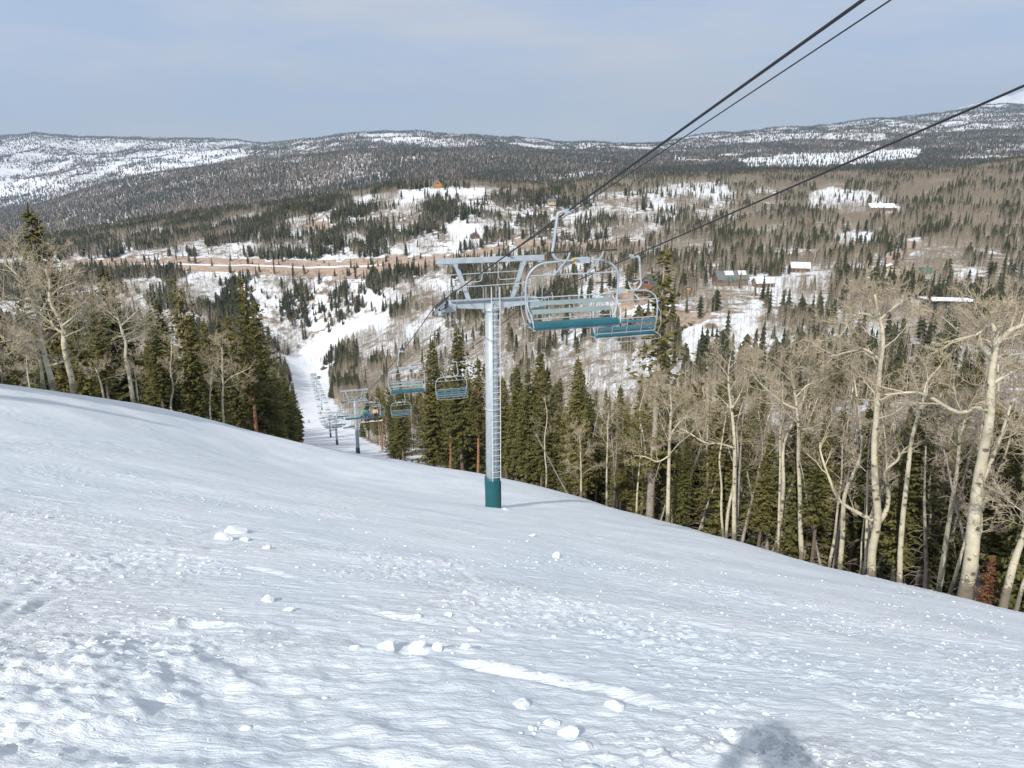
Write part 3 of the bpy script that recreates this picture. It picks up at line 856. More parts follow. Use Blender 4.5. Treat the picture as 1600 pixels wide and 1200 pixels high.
def sheave_train(slope, nw, dark):
    """rope wheels on their rocker beams along local Y, tipped to the rope's slope"""
    R = Matrix.Rotation(math.atan(-slope), 4, 'X')
    m = MB(); L_ = nw * 0.40
    for sx in (-0.07, 0.07):
        for k in range(nw // 2):
            y = -L_ / 2 + 0.40 + 0.8 * k
            m.box((sx, y, -0.06), (0.018, 0.62, 0.10))
        for k in range(max(1, nw // 4)):
            y = -L_ / 2 + 0.8 + 1.6 * k
            m.box((sx * 1.4, y, -0.20), (0.02, 1.05, 0.10))
    m.box((0, 0, -0.30), (0.12, L_ * 0.5, 0.12)); m.box((0, 0, -0.36), (0.34, 0.2, 0.2))
    m.xf(R)
    w = MB(); n = 14
    w.tube([(-0.05, 0, 0), (-0.045, 0, 0), (-0.02, 0, 0), (0.02, 0, 0), (0.045, 0, 0), (0.05, 0, 0)], [0.15, 0.19, 0.165, 0.165, 0.19, 0.15], n)
    spots = [R @ Vector((0, -L_ / 2 + 0.2 + 0.4 * k, 0.0)) for k in range(nw)]
    h = MB(); h.tube([(-0.11, 0, 0), (0.11, 0, 0)], 0.045, 8)
    c = MB()
    c.tube([R @ Vector((0.12, -L_ / 2 - 0.1, -0.2)), R @ Vector((0.12, -L_ / 2, 0.18)), R @ Vector((0.12, L_ / 2, 0.18)), R @ Vector((0.12, L_ / 2 + 0.1, -0.2))], 0.02, 5)
    return (m.mesh("rocker_beam", M_RUBBER if dark else M_STEEL_D), w.mesh("sheave_wheel", M_RUBBER, True), h.mesh("axle", M_STEEL), c.mesh("rope_catcher", M_STEEL), spots)

TOWERS = [  # distance, height, slope of rope, label
    (36.4, 10.8, 0.345, "nearest lift tower, pale grey steel mast with a ladder and teal padded foot"),
    (139.0, 11.3, 0.40, "second lift tower down the slope, standing where the run narrows between the trees"),
    (242.0, 9.4, 0.27, "third lift tower, with dark wheels at its arms, left of the second one"),
    (309.0, 9.2, 0.26, "fourth lift tower, thin and dark footed, on the shaded snow below the third"),
    (448.0, 9.4, 0.24, "fifth lift tower, small, at the lower end of the tree shadows"),
    (520.0, 9.2, 0.24, "sixth lift tower, just behind the fifth on the lower run"),
    (590.0, 9.0, 0.22, "seventh lift tower, tiny, below the bend of the tree shadows"),
    (690.0, 8.6, 0.12, "last lift tower before the bottom station"),
]
ROPE_L, ROPE_R, COMM = [], [], []
TOWER_TOP = []
for i, (ty, th, sl, lab) in enumerate(TOWERS):
    tx = lift_x(ty)
    gz = snow_z(tx, ty) if ty < Y_SPLIT else hz(tx, ty)
    if i == 0: th = -7.0 - gz
    t = thing("lift_tower", lab, "lift tower", (tx, ty, gz), LIFT_RZ, "chairlift towers down the run")
    for p in tower_mesh_parts(th, i < 1):
        o = link(p[0], p[1], t)
        for s in p[2]:
            q = link(s[0], s[1], o)
            if len(s) > 2: q.location = s[2]
    nw = 8 if i == 0 else 6
    bm_, wm, am, cm, spots = sheave_train(sl, nw, i in (2, 3))
    for side in (-1, 1):
        a = link("sheave_assembly", bm_, t, (side * GAUGE, 0, th - 0.10))
        for s in spots:
            q = link("sheave_wheel", wm, a, s)
        q = link("rope_catcher", cm, a)
    ground = Vector((tx, ty, gz))
    TOWER_TOP.append((tx, ty, gz + th))
    for lst, off, dz in ((ROPE_L, -GAUGE, 0.09), (ROPE_R, GAUGE, 0.09), (COMM, 0.85, 2.2)):
        c = ground + LX * off + Vector((0, 0, th + dz))
        half = nw * 0.2 if lst is not COMM else 0.3
        lst.append((c, half, sl))

def rope_points(lst, uphill, sag):
    pts = []
    a = lst[0][0] - LY * lst[0][1] + Vector((0, 0, lst[0][2] * lst[0][1] * 0.9))
    n = 24
    for k in range(n):
        t = k / n
        p = uphill.lerp(a, t); p.z -= sag * 0.25 * 4 * t * (1 - t) * 0
        pts.append(p)
    for i, (c, half, sl) in enumerate(lst):
        a = c - LY * half + Vector((0, 0, sl * half * 0.9)); b = c + LY * half - Vector((0, 0, sl * half * 0.9))
        pts += [a, c + Vector((0, 0, 0.02)), b]
        if i + 1 < len(lst):
            c2, h2, s2 = lst[i + 1]
            e = c2 - LY * h2 + Vector((0, 0, s2 * h2 * 0.9))
            L_ = (e - b).length
            for k in range(1, 16):
                t = k / 16
                p = b.lerp(e, t); p.z -= sag * (L_ / 100.0) ** 2 * 4 * t * (1 - t)
                pts.append(p)
    return pts

END_Y = 735.0
end_x = lift_x(END_Y); end_z = hz(end_x, END_Y)
def up_end(lst):
    c = lst[0][0] - LY * lst[0][1]
    c.z += lst[0][2] * lst[0][1] * 0.9
    return c - LY * 75 + Vector((0, 0, 75 * 0.3145))
rl = rope_points(ROPE_L, up_end(ROPE_L), 1.5); rr_ = rope_points(ROPE_R, up_end(ROPE_R), 1.5); cc = rope_points(COMM, up_end(COMM) - Vector((0, 0, 1.0)), 1.2)
tc_ = Vector((end_x, END_Y, end_z + 4.2))
rl.append(tc_ - LX * 2.4); rr_.append(tc_ + LX * 2.4)
for nm, pts, rad, lab in (("haul_rope", rl, 0.023, "thick dark steel rope on the left, carrying the chairs that face uphill"),
                          ("haul_rope", rr_, 0.022, "dark steel rope on the right, carrying the chairs seen from behind"),
                          ("communication_cable", cc, 0.015, "thin dark cable clamped on top of the tower's upper beam")):
    m = MB(); m.tube(pts, rad, 7)
    tag(m.build(nm, M_ROPE, smooth=True), lab, "cable")

def on_rope(pts, y):
    for a, b in zip(pts[:-1], pts[1:]):
        if a.y <= y <= b.y:
            return a.lerp(b, (y - a.y) / (b.y - a.y))
    return pts[-1].copy()

def make_chair(label, group):
    """grip at the origin; riders face -Y"""
    t = thing("lift_chair", label, "chairlift chair", group=group)
    W = 1.17
    m = MB(); m.tube(smooth_path([(0.06, 0, -0.02), (-0.12, 0, -0.03), (-0.24, 0, -0.07), (-0.27, 0, -0.25), (-0.34, 0, -0.85), (-0.37, 0, -1.05), (-0.28, 0, -1.22), (-0.1, 0, -1.30), (0.4, 0, -1.31)], 4), 0.036, 10)
    hg = m.build("hanger", M_STEEL, t, True)
    m = MB(); m.box((0.02, 0, -0.01), (0.10, 0.30, 0.09)); m.box((0, 0.0, -0.06), (0.14, 0.12, 0.08))
    m.build("grip", M_STEEL, hg)
    m = MB(); m.box((0.42, 0, -1.30), (0.36, 0.13, 0.15)); m.build("hanger_clamp", M_STEEL, hg)
    m = MB(); m.box((0.2, 0, -1.31), (0.07, 0.15, 0.135)); m.build("sticker", M_YELLOW, hg)
    m = MB()
    path = [(-W + 0.12, -0.02, -3.02), (-W - 0.02, 0.03, -2.72), (-W - 0.06, 0.05, -2.3), (-W - 0.06, 0.03, -1.85), (-W + 0.02, 0.0, -1.58), (-W + 0.25, 0, -1.38), (-W + 0.55, 0, -1.32),
            (0, 0, -1.32), (W - 0.55, 0, -1.32), (W - 0.25, 0, -1.38), (W - 0.02, 0, -1.58), (W + 0.06, 0.03, -1.85), (W + 0.06, 0.05, -2.3), (W + 0.02, 0.03, -2.72), (W - 0.12, -0.02, -3.02)]
    m.tube(smooth_path(path, 4), 0.027, 10)
    m.build("bail", M_STEEL, t, True)
    # raised restraint bar
    m = MB(); m.tube([(-W + 0.02, 0.02, -1.66), (W - 0.02, 0.02, -1.66)], 0.018, 8)
    for x in (-0.42, 0.46):
        m.tube(smooth_path([(x - 0.1, 0.02, -1.68), (x, -0.1, -1.5), (x + 0.14, -0.28, -1.2), (x + 0.18, -0.33, -1.02)], 4), 0.024, 8)
    rb = m.build("restraint_bar", M_STEEL, t, True)
    for x in (-0.44, 0.66):
        m = MB(); m.tube([(x - 0.38, -0.33, -1.02), (x + 0.34, -0.33, -1.01)], 0.024, 8)
        m.build("footrest", M_BROWNPAD, rb, True)
    # backrest frame with two slats
    m = MB()
    yb = lambda z: 0.12 + 0.20 * (z + 3.0)
    for z, rr2 in ((-2.30, 0.017), (-2.86, 0.014)):
        m.tube([(-W + 0.03, yb(z), z), (W - 0.03, yb(z), z)], rr2, 8)
    for k in range(5):
        x = (-W + 0.06) + (2 * W - 0.12) * k / 4
        m.tube([(x, yb(-2.28) + 0.02, -2.28), (x, yb(-2.9) + 0.02, -2.9), (x, 0.0, -3.06), (x, -0.3, -3.06)], 0.013, 6)
    bf = m.build("backrest_frame", M_STEEL, t, True)
    for z in (-2.45, -2.67):
        me_ = new_mesh("slat", [(sx * (W - 0.07), yb(z + sz * 0.058) + sy * 0.011 - 0.015, z + sz * 0.058) for sx in (-1, 1) for sy in (-1, 1) for sz in (-1, 1)],
                       [(0, 1, 5, 4), (2, 6, 7, 3), (0, 4, 6, 2), (1, 3, 7, 5), (0, 2, 3, 1), (4, 5, 7, 6)])
        me_.materials.append(M_SLAT); me_.materials.append(M_SLAT_B)
        me_.polygons[1].material_index = 1
        link("slat", me_, bf)
    # seat
    m = MB(); prof = [(-0.40, -2.96), (-0.385, -2.89), (-0.33, -2.865), (0.12, -2.92), (0.17, -2.96), (0.12, -3.02), (-0.33, -3.03), (-0.39, -3.01)]
    m.prism(prof, -W + 0.05, W - 0.05)
    st = m.build("seat", M_TEAL, t, False, 0.015)
    m = MB()
    m.tube([(-W + 0.02, -0.3, -3.06), (W - 0.02, -0.3, -3.06)], 0.018, 6); m.tube([(-W + 0.02, 0.1, -3.06), (W - 0.02, 0.1, -3.06)], 0.018, 6)
    m.build("seat_frame", M_STEEL, st, True)
    for sx in (-1, 1):
        m = MB()
        m.tube(smooth_path([(sx * (W - 0.02), -0.36, -2.98), (sx * (W + 0.02), -0.28, -2.66), (sx * (W + 0.03), -0.12, -2.58), (sx * (W + 0.04), 0.05, -2.35)], 4), 0.017, 7)
        m.tube(smooth_path([(sx * (W - 0.06), -0.36, -3.0), (sx * (W - 0.1), -0.1, -2.9), (sx * (W - 0.04), 0.12, -2.6)], 3), 0.014, 6)
        m.build("armrest", M_STEEL, t, True)
    m = MB()
    m.tube(smooth_path([(-W + 0.0, 0.08, -2.95), (-W - 0.06, 0.35, -3.02), (-W + 0.12, 0.52, -3.10), (0, 0.55, -3.12), (W - 0.12, 0.52, -3.10), (W + 0.06, 0.35, -3.02), (W, 0.08, -2.95)], 4), 0.013, 7)
    for sx in (-1, 1): m.tube([(sx * (W + 0.05), 0.05, -1.9), (sx * (W + 0.12), 0.22, -2.2), (sx * (W + 0.10), 0.3, -2.6), (sx * (W + 0.04), 0.2, -2.95)], 0.010, 5)
    m.build("rear_hoop", M_STEEL, t, True)
    for ch in t.children:
        if ch.name.startswith("hanger"): continue
        ch.location.x = 0.2
    return t

CH_UP = [19.1 + 30.8 * k for k in range(23)]
CH_DN = [26.9 + 31.3 * k for k in range(23)]
UPLAB = {0: "large empty chair with teal seat and pale slats, facing us just before the nearest tower",
         1: "empty chair facing us on the left rope, first beyond the nearest tower",
         2: "chair facing us behind the second tower's head, carrying two riders",
         3: "chair facing us at the second tower's arm, just below the ridden chair"}
DNLAB = {0: "chair seen from behind, its back right of the largest chair and the nearest tower",
         1: "empty chair seen from behind against the tall spruces left of the nearest mast",
         2: "small empty chair seen from behind, lowest of the three close left of the mast",
         3: "chair seen from behind partly hidden by the ridden chair and the second tower"}
proto = make_chair("", "chairs hanging along the lift ropes")
proto_kids = list(proto.children)
first = True
for which, ys, pts, labs in (("up", CH_UP, rl, UPLAB), ("dn", CH_DN, rr_, DNLAB)):
    for k, y in enumerate(ys):
        if y > END_Y - 12: continue
        o = proto if first else copy_tree(proto, proto_kids)
        first = False
        p = on_rope(pts, y)
        o.location = p + Vector((0, 0, 0.02)); o.scale = (1, 1, 0.93)
        o.rotation_euler = (0, 0, LIFT_RZ + (math.pi if which == "dn" else 0) + random.Random(k * 7 + len(which)).uniform(-0.03, 0.03))
        if k in labs: o["label"] = labs[k]
        elif which == "up": o["label"] = "small distant chair hanging from the left rope over the lower run"
        else: o["label"] = "small distant chair hanging from the right rope over the lower run"

# bottom station
t = thing("lift_terminal", "small grey bottom station of the chairlift at the foot of the snowy run", "lift station", (end_x, END_Y, end_z), LIFT_RZ)
m = MB(); m.box((0, 0.5, 4.6), (6.0, 8.0, 0.9)); m.box((0, 0.5, 5.15), (4.6, 7.4, 0.3)); m.build("canopy", M_STEEL, t, bevel=0.12)
m = MB(); m.tube([(0, 0, 3.95), (0, 0, 4.12)], [2.4, 2.4], 24); m.build("bullwheel", M_STEEL_D, t)
for y in (-2.2, 3.0):
    m = MB(); m.box((0, y, 2.0), (0.9, 0.9, 4.4)); m.build("column", M_STEEL, t)
m = MB(); m.box((5.2, -1, 1.3), (2.6, 2.6, 2.6)); hut = m.build("operator_hut", M_STEEL_D, t)
m = MB(); m.box((5.2, -1, 2.75), (3.2, 3.2, 0.3)); m.build("hut_roof", M_TEAL, hut)
m = MB(); m.box((5.2, -2.31, 1.7), (1.6, 0.03, 0.9)); m.build("window", M_RUBBER, hut)

# ================================================================== trees
def foliage_material(name, c0, c1, c2, leaf=0.12):
    """needle green that varies from tree to tree and from bough to bough"""
    m = bpy.data.materials.new(name); m.use_nodes = True
    nt = m.node_tree; N = nt.nodes; L = nt.links; b = N["Principled BSDF"]
    b.inputs["Roughness"].default_value = 0.75; b.inputs["Specular IOR Level"].default_value = 0.12
    oi = N.new("ShaderNodeObjectInfo"); tc = N.new("ShaderNodeTexCoord")
    n = N.new("ShaderNodeTexNoise"); n.inputs["Scale"].default_value = 1.1; n.inputs["Detail"].default_value = 3
    L.new(tc.outputs["Object"], n.inputs["Vector"])
    r = N.new("ShaderNodeValToRGB"); e = r.color_ramp.elements
    e[0].position = 0.0; e[0].color = (*c0, 1); e[1].position = 1.0; e[1].color = (*c2, 1)
    q = e.new(0.5); q.color = (*c1, 1)
    a = N.new("ShaderNodeMath"); a.operation = 'MULTIPLY_ADD'; a.inputs[1].default_value = 0.9; a.inputs[2].default_value = -0.22
    L.new(n.outputs["Fac"], a.inputs[0])
    a2 = N.new("ShaderNodeMath"); a2.operation = 'MULTIPLY_ADD'; a2.inputs[1].default_value = 0.55; a2.use_clamp = True
    L.new(oi.outputs["Random"], a2.inputs[0]); L.new(a.outputs[0], a2.inputs[2])
    L.new(a2.outputs[0], r.inputs["Fac"]); L.new(r.outputs["Color"], b.inputs["Base Color"])
    return m

M_SPRUCE = foliage_material("spruce_needles", (0.040, 0.045, 0.018), (0.105, 0.102, 0.036), (0.185, 0.160, 0.055))
M_PINE = foliage_material("pine_needles", (0.065, 0.062, 0.022), (0.140, 0.125, 0.042), (0.215, 0.180, 0.062))
M_FARSPRUCE = foliage_material("valley_conifer", (0.018, 0.024, 0.014), (0.040, 0.046, 0.024), (0.085, 0.080, 0.038))
M_FARASPEN = foliage_material("valley_aspen_wood", (0.13, 0.105, 0.078), (0.25, 0.205, 0.15), (0.40, 0.34, 0.26))
M_DEADFIR = foliage_material("rusty_needles", (0.055, 0.026, 0.015), (0.11, 0.048, 0.026), (0.18, 0.085, 0.045))
M_BARK = mat("conifer_bark", (0.135, 0.10, 0.075), 0.9, noise=0.5, scale=6, bump=0.6, bump_scale=14)
M_REDBARK = mat("red_pine_bark", (0.27, 0.135, 0.07), 0.9, noise=0.45, scale=4, bump=0.6, bump_scale=12)
M_GREYWOOD = mat("grey_dead_wood", (0.29, 0.25, 0.215), 0.9, noise=0.4, scale=5, bump=0.5, bump_scale=18)
M_TWIG = mat("aspen_twig", (0.39, 0.33, 0.235), 0.8, noise=0.25, scale=2)

def aspen_bark():
    m = bpy.data.materials.new("aspen_bark"); m.use_nodes = True
    nt = m.node_tree; N = nt.nodes; L = nt.links; b = N["Principled BSDF"]
    b.inputs["Roughness"].default_value = 0.75; b.inputs["Specular IOR Level"].default_value = 0.2
    tc = N.new("ShaderNodeTexCoord")
    def mapped(s):
        mp = N.new("ShaderNodeMapping"); mp.inputs["Scale"].default_value = s
        L.new(tc.outputs["Object"], mp.inputs["Vector"]); return mp.outputs["Vector"]
    n = N.new("ShaderNodeTexNoise"); n.inputs["Scale"].default_value = 2.5; n.inputs["Detail"].default_value = 6
    L.new(tc.outputs["Object"], n.inputs["Vector"])
    base = N.new("ShaderNodeValToRGB"); e = base.color_ramp.elements
    e[0].position = 0.3; e[0].color = (0.37, 0.33, 0.245, 1); e[1].position = 0.7; e[1].color = (0.56, 0.515, 0.395, 1)
    L.new(n.outputs["Fac"], base.inputs["Fac"])
    # flat black scars and eyes across the stem
    v = N.new("ShaderNodeTexVoronoi"); v.inputs["Scale"].default_value = 1.0; v.inputs["Randomness"].default_value = 1.0
    L.new(mapped((2.6, 2.6, 3.4)), v.inputs["Vector"])
    n2 = N.new("ShaderNodeTexNoise"); n2.inputs["Scale"].default_value = 1; n2.inputs["Detail"].default_value = 6; n2.inputs["Roughness"].default_value = 0.7
    L.new(mapped((5, 5, 26)), n2.inputs["Vector"])
    s1 = N.new("ShaderNodeMapRange"); s1.inputs["From Min"].default_value = 0.25; s1.inputs["From Max"].default_value = 0.33; s1.inputs["To Min"].default_value = 0.85; s1.inputs["To Max"].default_value = 0.0
    add = N.new("ShaderNodeMath"); add.operation = 'MULTIPLY_ADD'; add.inputs[1].default_value = 0.35
    L.new(n2.outputs["Fac"], add.inputs[0]); L.new(v.outputs["Distance"], add.inputs[2])
    sub = N.new("ShaderNodeMath"); sub.operation = 'SUBTRACT'; sub.inputs[1].default_value = 0.12
    L.new(add.outputs[0], sub.inputs[0]); L.new(sub.outputs[0], s1.inputs["Value"])
    s2 = N.new("ShaderNodeMapRange"); s2.inputs["From Min"].default_value = 0.60; s2.inputs["From Max"].default_value = 0.68; s2.inputs["To Max"].default_value = 0.6
    L.new(n2.outputs["Fac"], s2.inputs["Value"])
    mx = N.new("ShaderNodeMath"); mx.operation = 'MAXIMUM'
    L.new(s1.outputs["Result"], mx.inputs[0]); L.new(s2.outputs["Result"], mx.inputs[1])
    # furrowed dark bark at the foot
    sp = N.new("ShaderNodeSeparateXYZ"); L.new(tc.outputs["Object"], sp.inputs[0])
    ft = N.new("ShaderNodeMapRange"); ft.inputs["From Min"].default_value = 0.2; ft.inputs["From Max"].default_value = 1.3; ft.inputs["To Min"].default_value = 0.55; ft.inputs["To Max"].default_value = 0.0
    L.new(sp.outputs["Z"], ft.inputs["Value"])
    n3 = N.new("ShaderNodeTexNoise"); n3.inputs["Scale"].default_value = 14; n3.inputs["Detail"].default_value = 5
    L.new(tc.outputs["Object"], n3.inputs["Vector"])
    fm = N.new("ShaderNodeMath"); fm.operation = 'ADD'
    L.new(ft.outputs["Result"], fm.inputs[0]); L.new(n3.outputs["Fac"], fm.inputs[1])
    f2 = N.new("ShaderNodeMapRange"); f2.inputs["From Min"].default_value = 0.68; f2.inputs["From Max"].default_value = 0.80; f2.inputs["To Max"].default_value = 0.75
    L.new(fm.outputs[0], f2.inputs["Value"])
    m3 = N.new("ShaderNodeMath"); m3.operation = 'MAXIMUM'
    L.new(mx.outputs[0], m3.inputs[0]); L.new(f2.outputs["Result"], m3.inputs[1])
    mix = N.new("ShaderNodeMix"); mix.data_type = 'RGBA'; mix.inputs["B"].default_value = (0.085, 0.07, 0.055, 1)
    L.new(m3.outputs[0], mix.inputs["Factor"]); L.new(base.outputs["Color"], mix.inputs["A"]); L.new(mix.outputs["Result"], b.inputs["Base Color"])
    bp = N.new("ShaderNodeBump"); bp.inputs["Strength"].default_value = 0.5; bp.inputs["Distance"].default_value = 0.02
    L.new(m3.outputs[0], bp.inputs["Height"]); L.new(bp.outputs["Normal"], b.inputs["Normal"])
    return m
M_ASPEN = aspen_bark()

def conifer_meshes(name, H, R, seed, bare=0.12, kind="spruce", dens=1.0, fm=None, bark=None, lean=0.0):
    """(trunk mesh, crown mesh) of a conifer H tall; bare = share of stem without live boughs"""
    rnd = random.Random(seed)
    tr = MB()
    wob = [(rnd.uniform(-.06, .06), rnd.uniform(-.06, .06)) for _ in range(9)]
    r0 = 0.011 * H + 0.05
    pts = [(wob[k][0] + lean * (k / 8) ** 1.3, wob[k][1], -1.2 + (H + 1.1) * k / 8) for k in range(9)]
    tr.tube(pts, [r0 * (1 - 0.93 * (k / 8) ** 1.1) for k in range(9)], 8)
    def axis(z):
        f = min(max((z + 1.2) / (H + 1.1) * 8, 0), 7.99); k = int(f); f -= k
        return Vector(pts[k]).lerp(Vector(pts[k + 1]), f)
    # dead stubs on the bare stem
    for _ in range(int(14 * (0.3 + bare * 2))):
        z = rnd.uniform(0.08, bare + 0.18) * H; a = rnd.uniform(0, 6.28); l = rnd.uniform(0.4, 1.4)
        p = axis(z)
        tr.tube([p, p + Vector((math.cos(a) * l * .6, math.sin(a) * l * .6, 0.02)), p + Vector((math.cos(a) * l, math.sin(a) * l, -0.18 * l))], [0.018, 0.012, 0.005], 3, False)
    V = []; T = []
    z = bare * H
    lop = rnd.uniform(0, 6.28)
    while z < H * 0.985:
        t = (z - bare * H) / (H * (1 - bare))
        if kind == "spruce":
            prof = (1 - t) ** 0.78 * (0.55 + 0.45 * min(1, t * 4 + 0.35))
        else:
            prof = math.sin(math.pi * min(1, 0.13 + 0.87 * t) ** 0.75) ** 0.75 * (1 - 0.35 * t) + 0.05
        L0 = R * prof
        nb = max(3, int((3.2 + 3.5 * (1 - t)) * dens))
        a0 = rnd.uniform(0, 6.28)
        if kind == "pine" and rnd.random() < 0.22: nb = 1
        for k in range(nb):
            a = a0 + 6.28 * k / nb + rnd.uniform(-.35, .35)
            l = max(0.25, L0 * rnd.uniform(0.62, 1.12) * (1 + 0.12 * math.cos(a - lop)))
            if rnd.random() < 0.08: l *= 0.45
            o = axis(z + rnd.uniform(-.15, .15))
            dz0 = (-0.28 if kind == "spruce" else 0.12) + 0.55 * t
            ca, sa = math.cos(a), math.sin(a)
            ns = max(2, int(l / 0.36))
            for s in range(ns + 1):
                f = (s + 0.35) / (ns + 0.35)
                c = o + Vector((ca * l * f, sa * l * f, dz0 * l * f + 0.20 * l * f * f))
                w = (0.42 if kind == "spruce" else 0.40) * (1.15 - 0.45 * f) * (0.6 + 0.4 * min(1, L0))
                for side in ((-1, 1) if s < ns else (0,)):
                    aa = a + side * rnd.uniform(0.5, 1.1) + rnd.uniform(-.15, .15)
                    ll = w * rnd.uniform(0.8, 1.5)
                    d = Vector((math.cos(aa), math.sin(aa), rnd.uniform(-0.42, 0.22)))
                    n_ = Vector((-math.sin(aa), math.cos(aa), rnd.uniform(-0.5, 0.5))) * ll * rnd.uniform(0.24, 0.36)
                    i = len(V)
                    V.append(c - d * 0.10 * ll)
                    V.append(c + d * ll * 0.55 + n_ + Vector((0, 0, -0.06)))
                    V.append(c + d * ll * 1.1 + Vector((0, 0, -0.05)))
                    V.append(c + d * ll * 0.5 - n_ + Vector((0, 0, -0.10)))
                    T += [(i, i + 1, i + 2), (i, i + 2, i + 3)]
                    if rnd.random() < 0.4:     # hanging tuft
                        V.append(c + d * ll * 0.5 + Vector((rnd.uniform(-.1, .1), rnd.uniform(-.1, .1), -rnd.uniform(0.18, 0.42))))
                        T.append((i, i + 4, i + 2))
        z += (0.34 if kind == "spruce" else 0.42) * (0.75 + 0.5 * rnd.random()) * (0.65 + 0.35 * (1 - t)) / max(dens, .7) ** 0.5
    top = axis(H * 0.985)
    for k in range(5):
        a = rnd.uniform(0, 6.28); i = len(V); zz = Vector((0, 0, H * 0.02 + 0.35))
        V += [top - Vector((0, 0, .3)), top + Vector((math.cos(a) * .16, math.sin(a) * .16, -.1)), top + zz]
        T.append((i, i + 1, i + 2))
    cm = tri_mesh("crown", [tuple(v) for v in V], T); cm.materials.append(fm or (M_SPRUCE if kind == "spruce" else M_PINE))
    return tr.mesh("trunk", bark or (M_BARK if kind == "spruce" else M_REDBARK), True), cm

# --- aspens
def grow(mb_limb, mb_twig, rnd, start, d, length, radius, level, maxlevel, gnarl=0.35, up=0.10, sides=(8, 6, 4, 3, 3), nchild=None, twig_r=0.007):
    nseg = 2 if level >= 4 else max(3, int(5 - level * 0.5))
    pts = [Vector(start)]; rad = [radius]; dirs = [Vector(d).normalized()]
    dd = Vector(d).normalized()
    for k in range(nseg):
        dd = (dd + Vector((rnd.uniform(-1, 1), rnd.uniform(-1, 1), rnd.uniform(-.8, .8))) * gnarl + Vector((0, 0, up))).normalized()
        pts.append(pts[-1] + dd * (length / nseg)); dirs.append(dd.copy())
        rad.append(max(twig_r * 0.6, radius * (1 - 0.75 * (k + 1) / nseg)))
    tgt = mb_limb if level <= 1 else mb_twig
    tgt.tube(pts, rad, sides[min(level, 4)], False)
    if level >= maxlevel: return
    n = nchild[level] if nchild else 5
    for k in range(n):
        f = 0.22 + 0.78 * (k + rnd.random() * 0.9) / n
        g = f * nseg; i = min(int(g), nseg - 1)
        p = pts[i].lerp(pts[i + 1], g - i)
        ax = dirs[i].orthogonal().normalized()
        ax = Quaternion(dirs[i], rnd.uniform(0, 6.28)) @ ax
        nd = Quaternion(ax, rnd.uniform(0.55, 1.15)) @ dirs[i]
        grow(mb_limb, mb_twig, rnd, p, nd, length * rnd.uniform(0.36, 0.62) * (1.12 - 0.4 * f), max(twig_r, radius * 0.5 * (1 - 0.55 * f)), level + 1, maxlevel, gnarl, up, sides, nchild, twig_r)

def aspen_parts(path, r0, seed, crown_from=0.42, nlimb=11, reach=2.6, gnarl=0.32, separate=False, maxlevel=4, twig_r=0.008, nchild=(0, 7, 6, 5), limb_paths=()):
    """path: stem points from the foot up. Returns trunk mesh and [(limb mesh, twig mesh)] or [(None, crown mesh)]"""
    rnd = random.Random(seed)
    P = smooth_path(path, 4); n = len(P)
    tr = MB()
    rad = [r0 * (1 - 0.80 * (k / (n - 1)) ** 1.15) * (1 + rnd.uniform(-.05, .05)) for k in range(n)]
    rad[0] *= 1.12
    tr.tube(P, rad, 10)
    for _ in range(10):                   # knots
        k = rnd.randrange(2, n - 2); a = rnd.uniform(0, 6.28); q = P[k]
        e = Vector((math.cos(a), math.sin(a), 0.15))
        tr.tube([q + e * rad[k] * 0.7, q + e * rad[k] * 1.18], [rad[k] * 0.42, rad[k] * 0.22], 6)
    H = (P[-1] - P[0]).length
    out = []; lim, tw = MB(), MB()
    for k in range(nlimb):
        f = crown_from + (1 - crown_from) * ((k + rnd.random() * 0.8) / nlimb) ** 0.85
        g = min(f * (n - 1), n - 1.01); i = int(g)
        p = P[i].lerp(P[i + 1], g - i)
        a = 2.4 * k + rnd.uniform(-.5, .5)
        el = rnd.uniform(0.05, 0.7) + 0.5 * (f - crown_from)
        d = Vector((math.cos(a) * math.cos(el), math.sin(a) * math.cos(el), math.sin(el)))
        L_ = reach * rnd.uniform(0.6, 1.15) * (1.1 - 0.55 * (f - crown_from) / (1 - crown_from))
        rr = rad[i] * rnd.uniform(0.22, 0.40)
        if separate: lim, tw = MB(), MB()
        grow(lim, tw, rnd, p, d, L_, rr, 1, maxlevel, gnarl, 0.12, nchild=nchild, twig_r=twig_r)
        if separate: out.append((lim, tw))
    if not separate: out.append((lim, tw))
    for pts_, r_ in limb_paths:
        lim, tw = MB(), MB()
        S = smooth_path(pts_, 4)
        lim.tube(S, [r_ * (1 - 0.7 * k / (len(S) - 1)) for k in range(len(S))], 8, False)
        for k in range(7):
            g = (0.25 + 0.75 * (k + rnd.random()) / 7) * (len(S) - 1.01); i = int(g); dd = (S[i + 1] - S[i]).normalized()
            nd = Quaternion(Quaternion(dd, rnd.uniform(0, 6.28)) @ dd.orthogonal().normalized(), rnd.uniform(.5, 1.1)) @ dd
            grow(lim, tw, rnd, S[i], nd, reach * rnd.uniform(0.35, 0.6), r_ * 0.35, 2, maxlevel, gnarl, 0.12, nchild=nchild, twig_r=twig_r)
        out.append((lim, tw))
    return tr.mesh("trunk", M_ASPEN, True), out

def upright(name, label, cat, x, y, group=None, rz=0.0, scale=1.0, z=None):
    gz = (snow_z(x, y) if (y < Y_SPLIT - 1 and abs(x) < half_width(y)) else hz(x, y)) if z is None else z
    t = thing(name, label, cat, (x, y, gz), rz, group)
    t.scale = (scale, scale, scale)
    return t

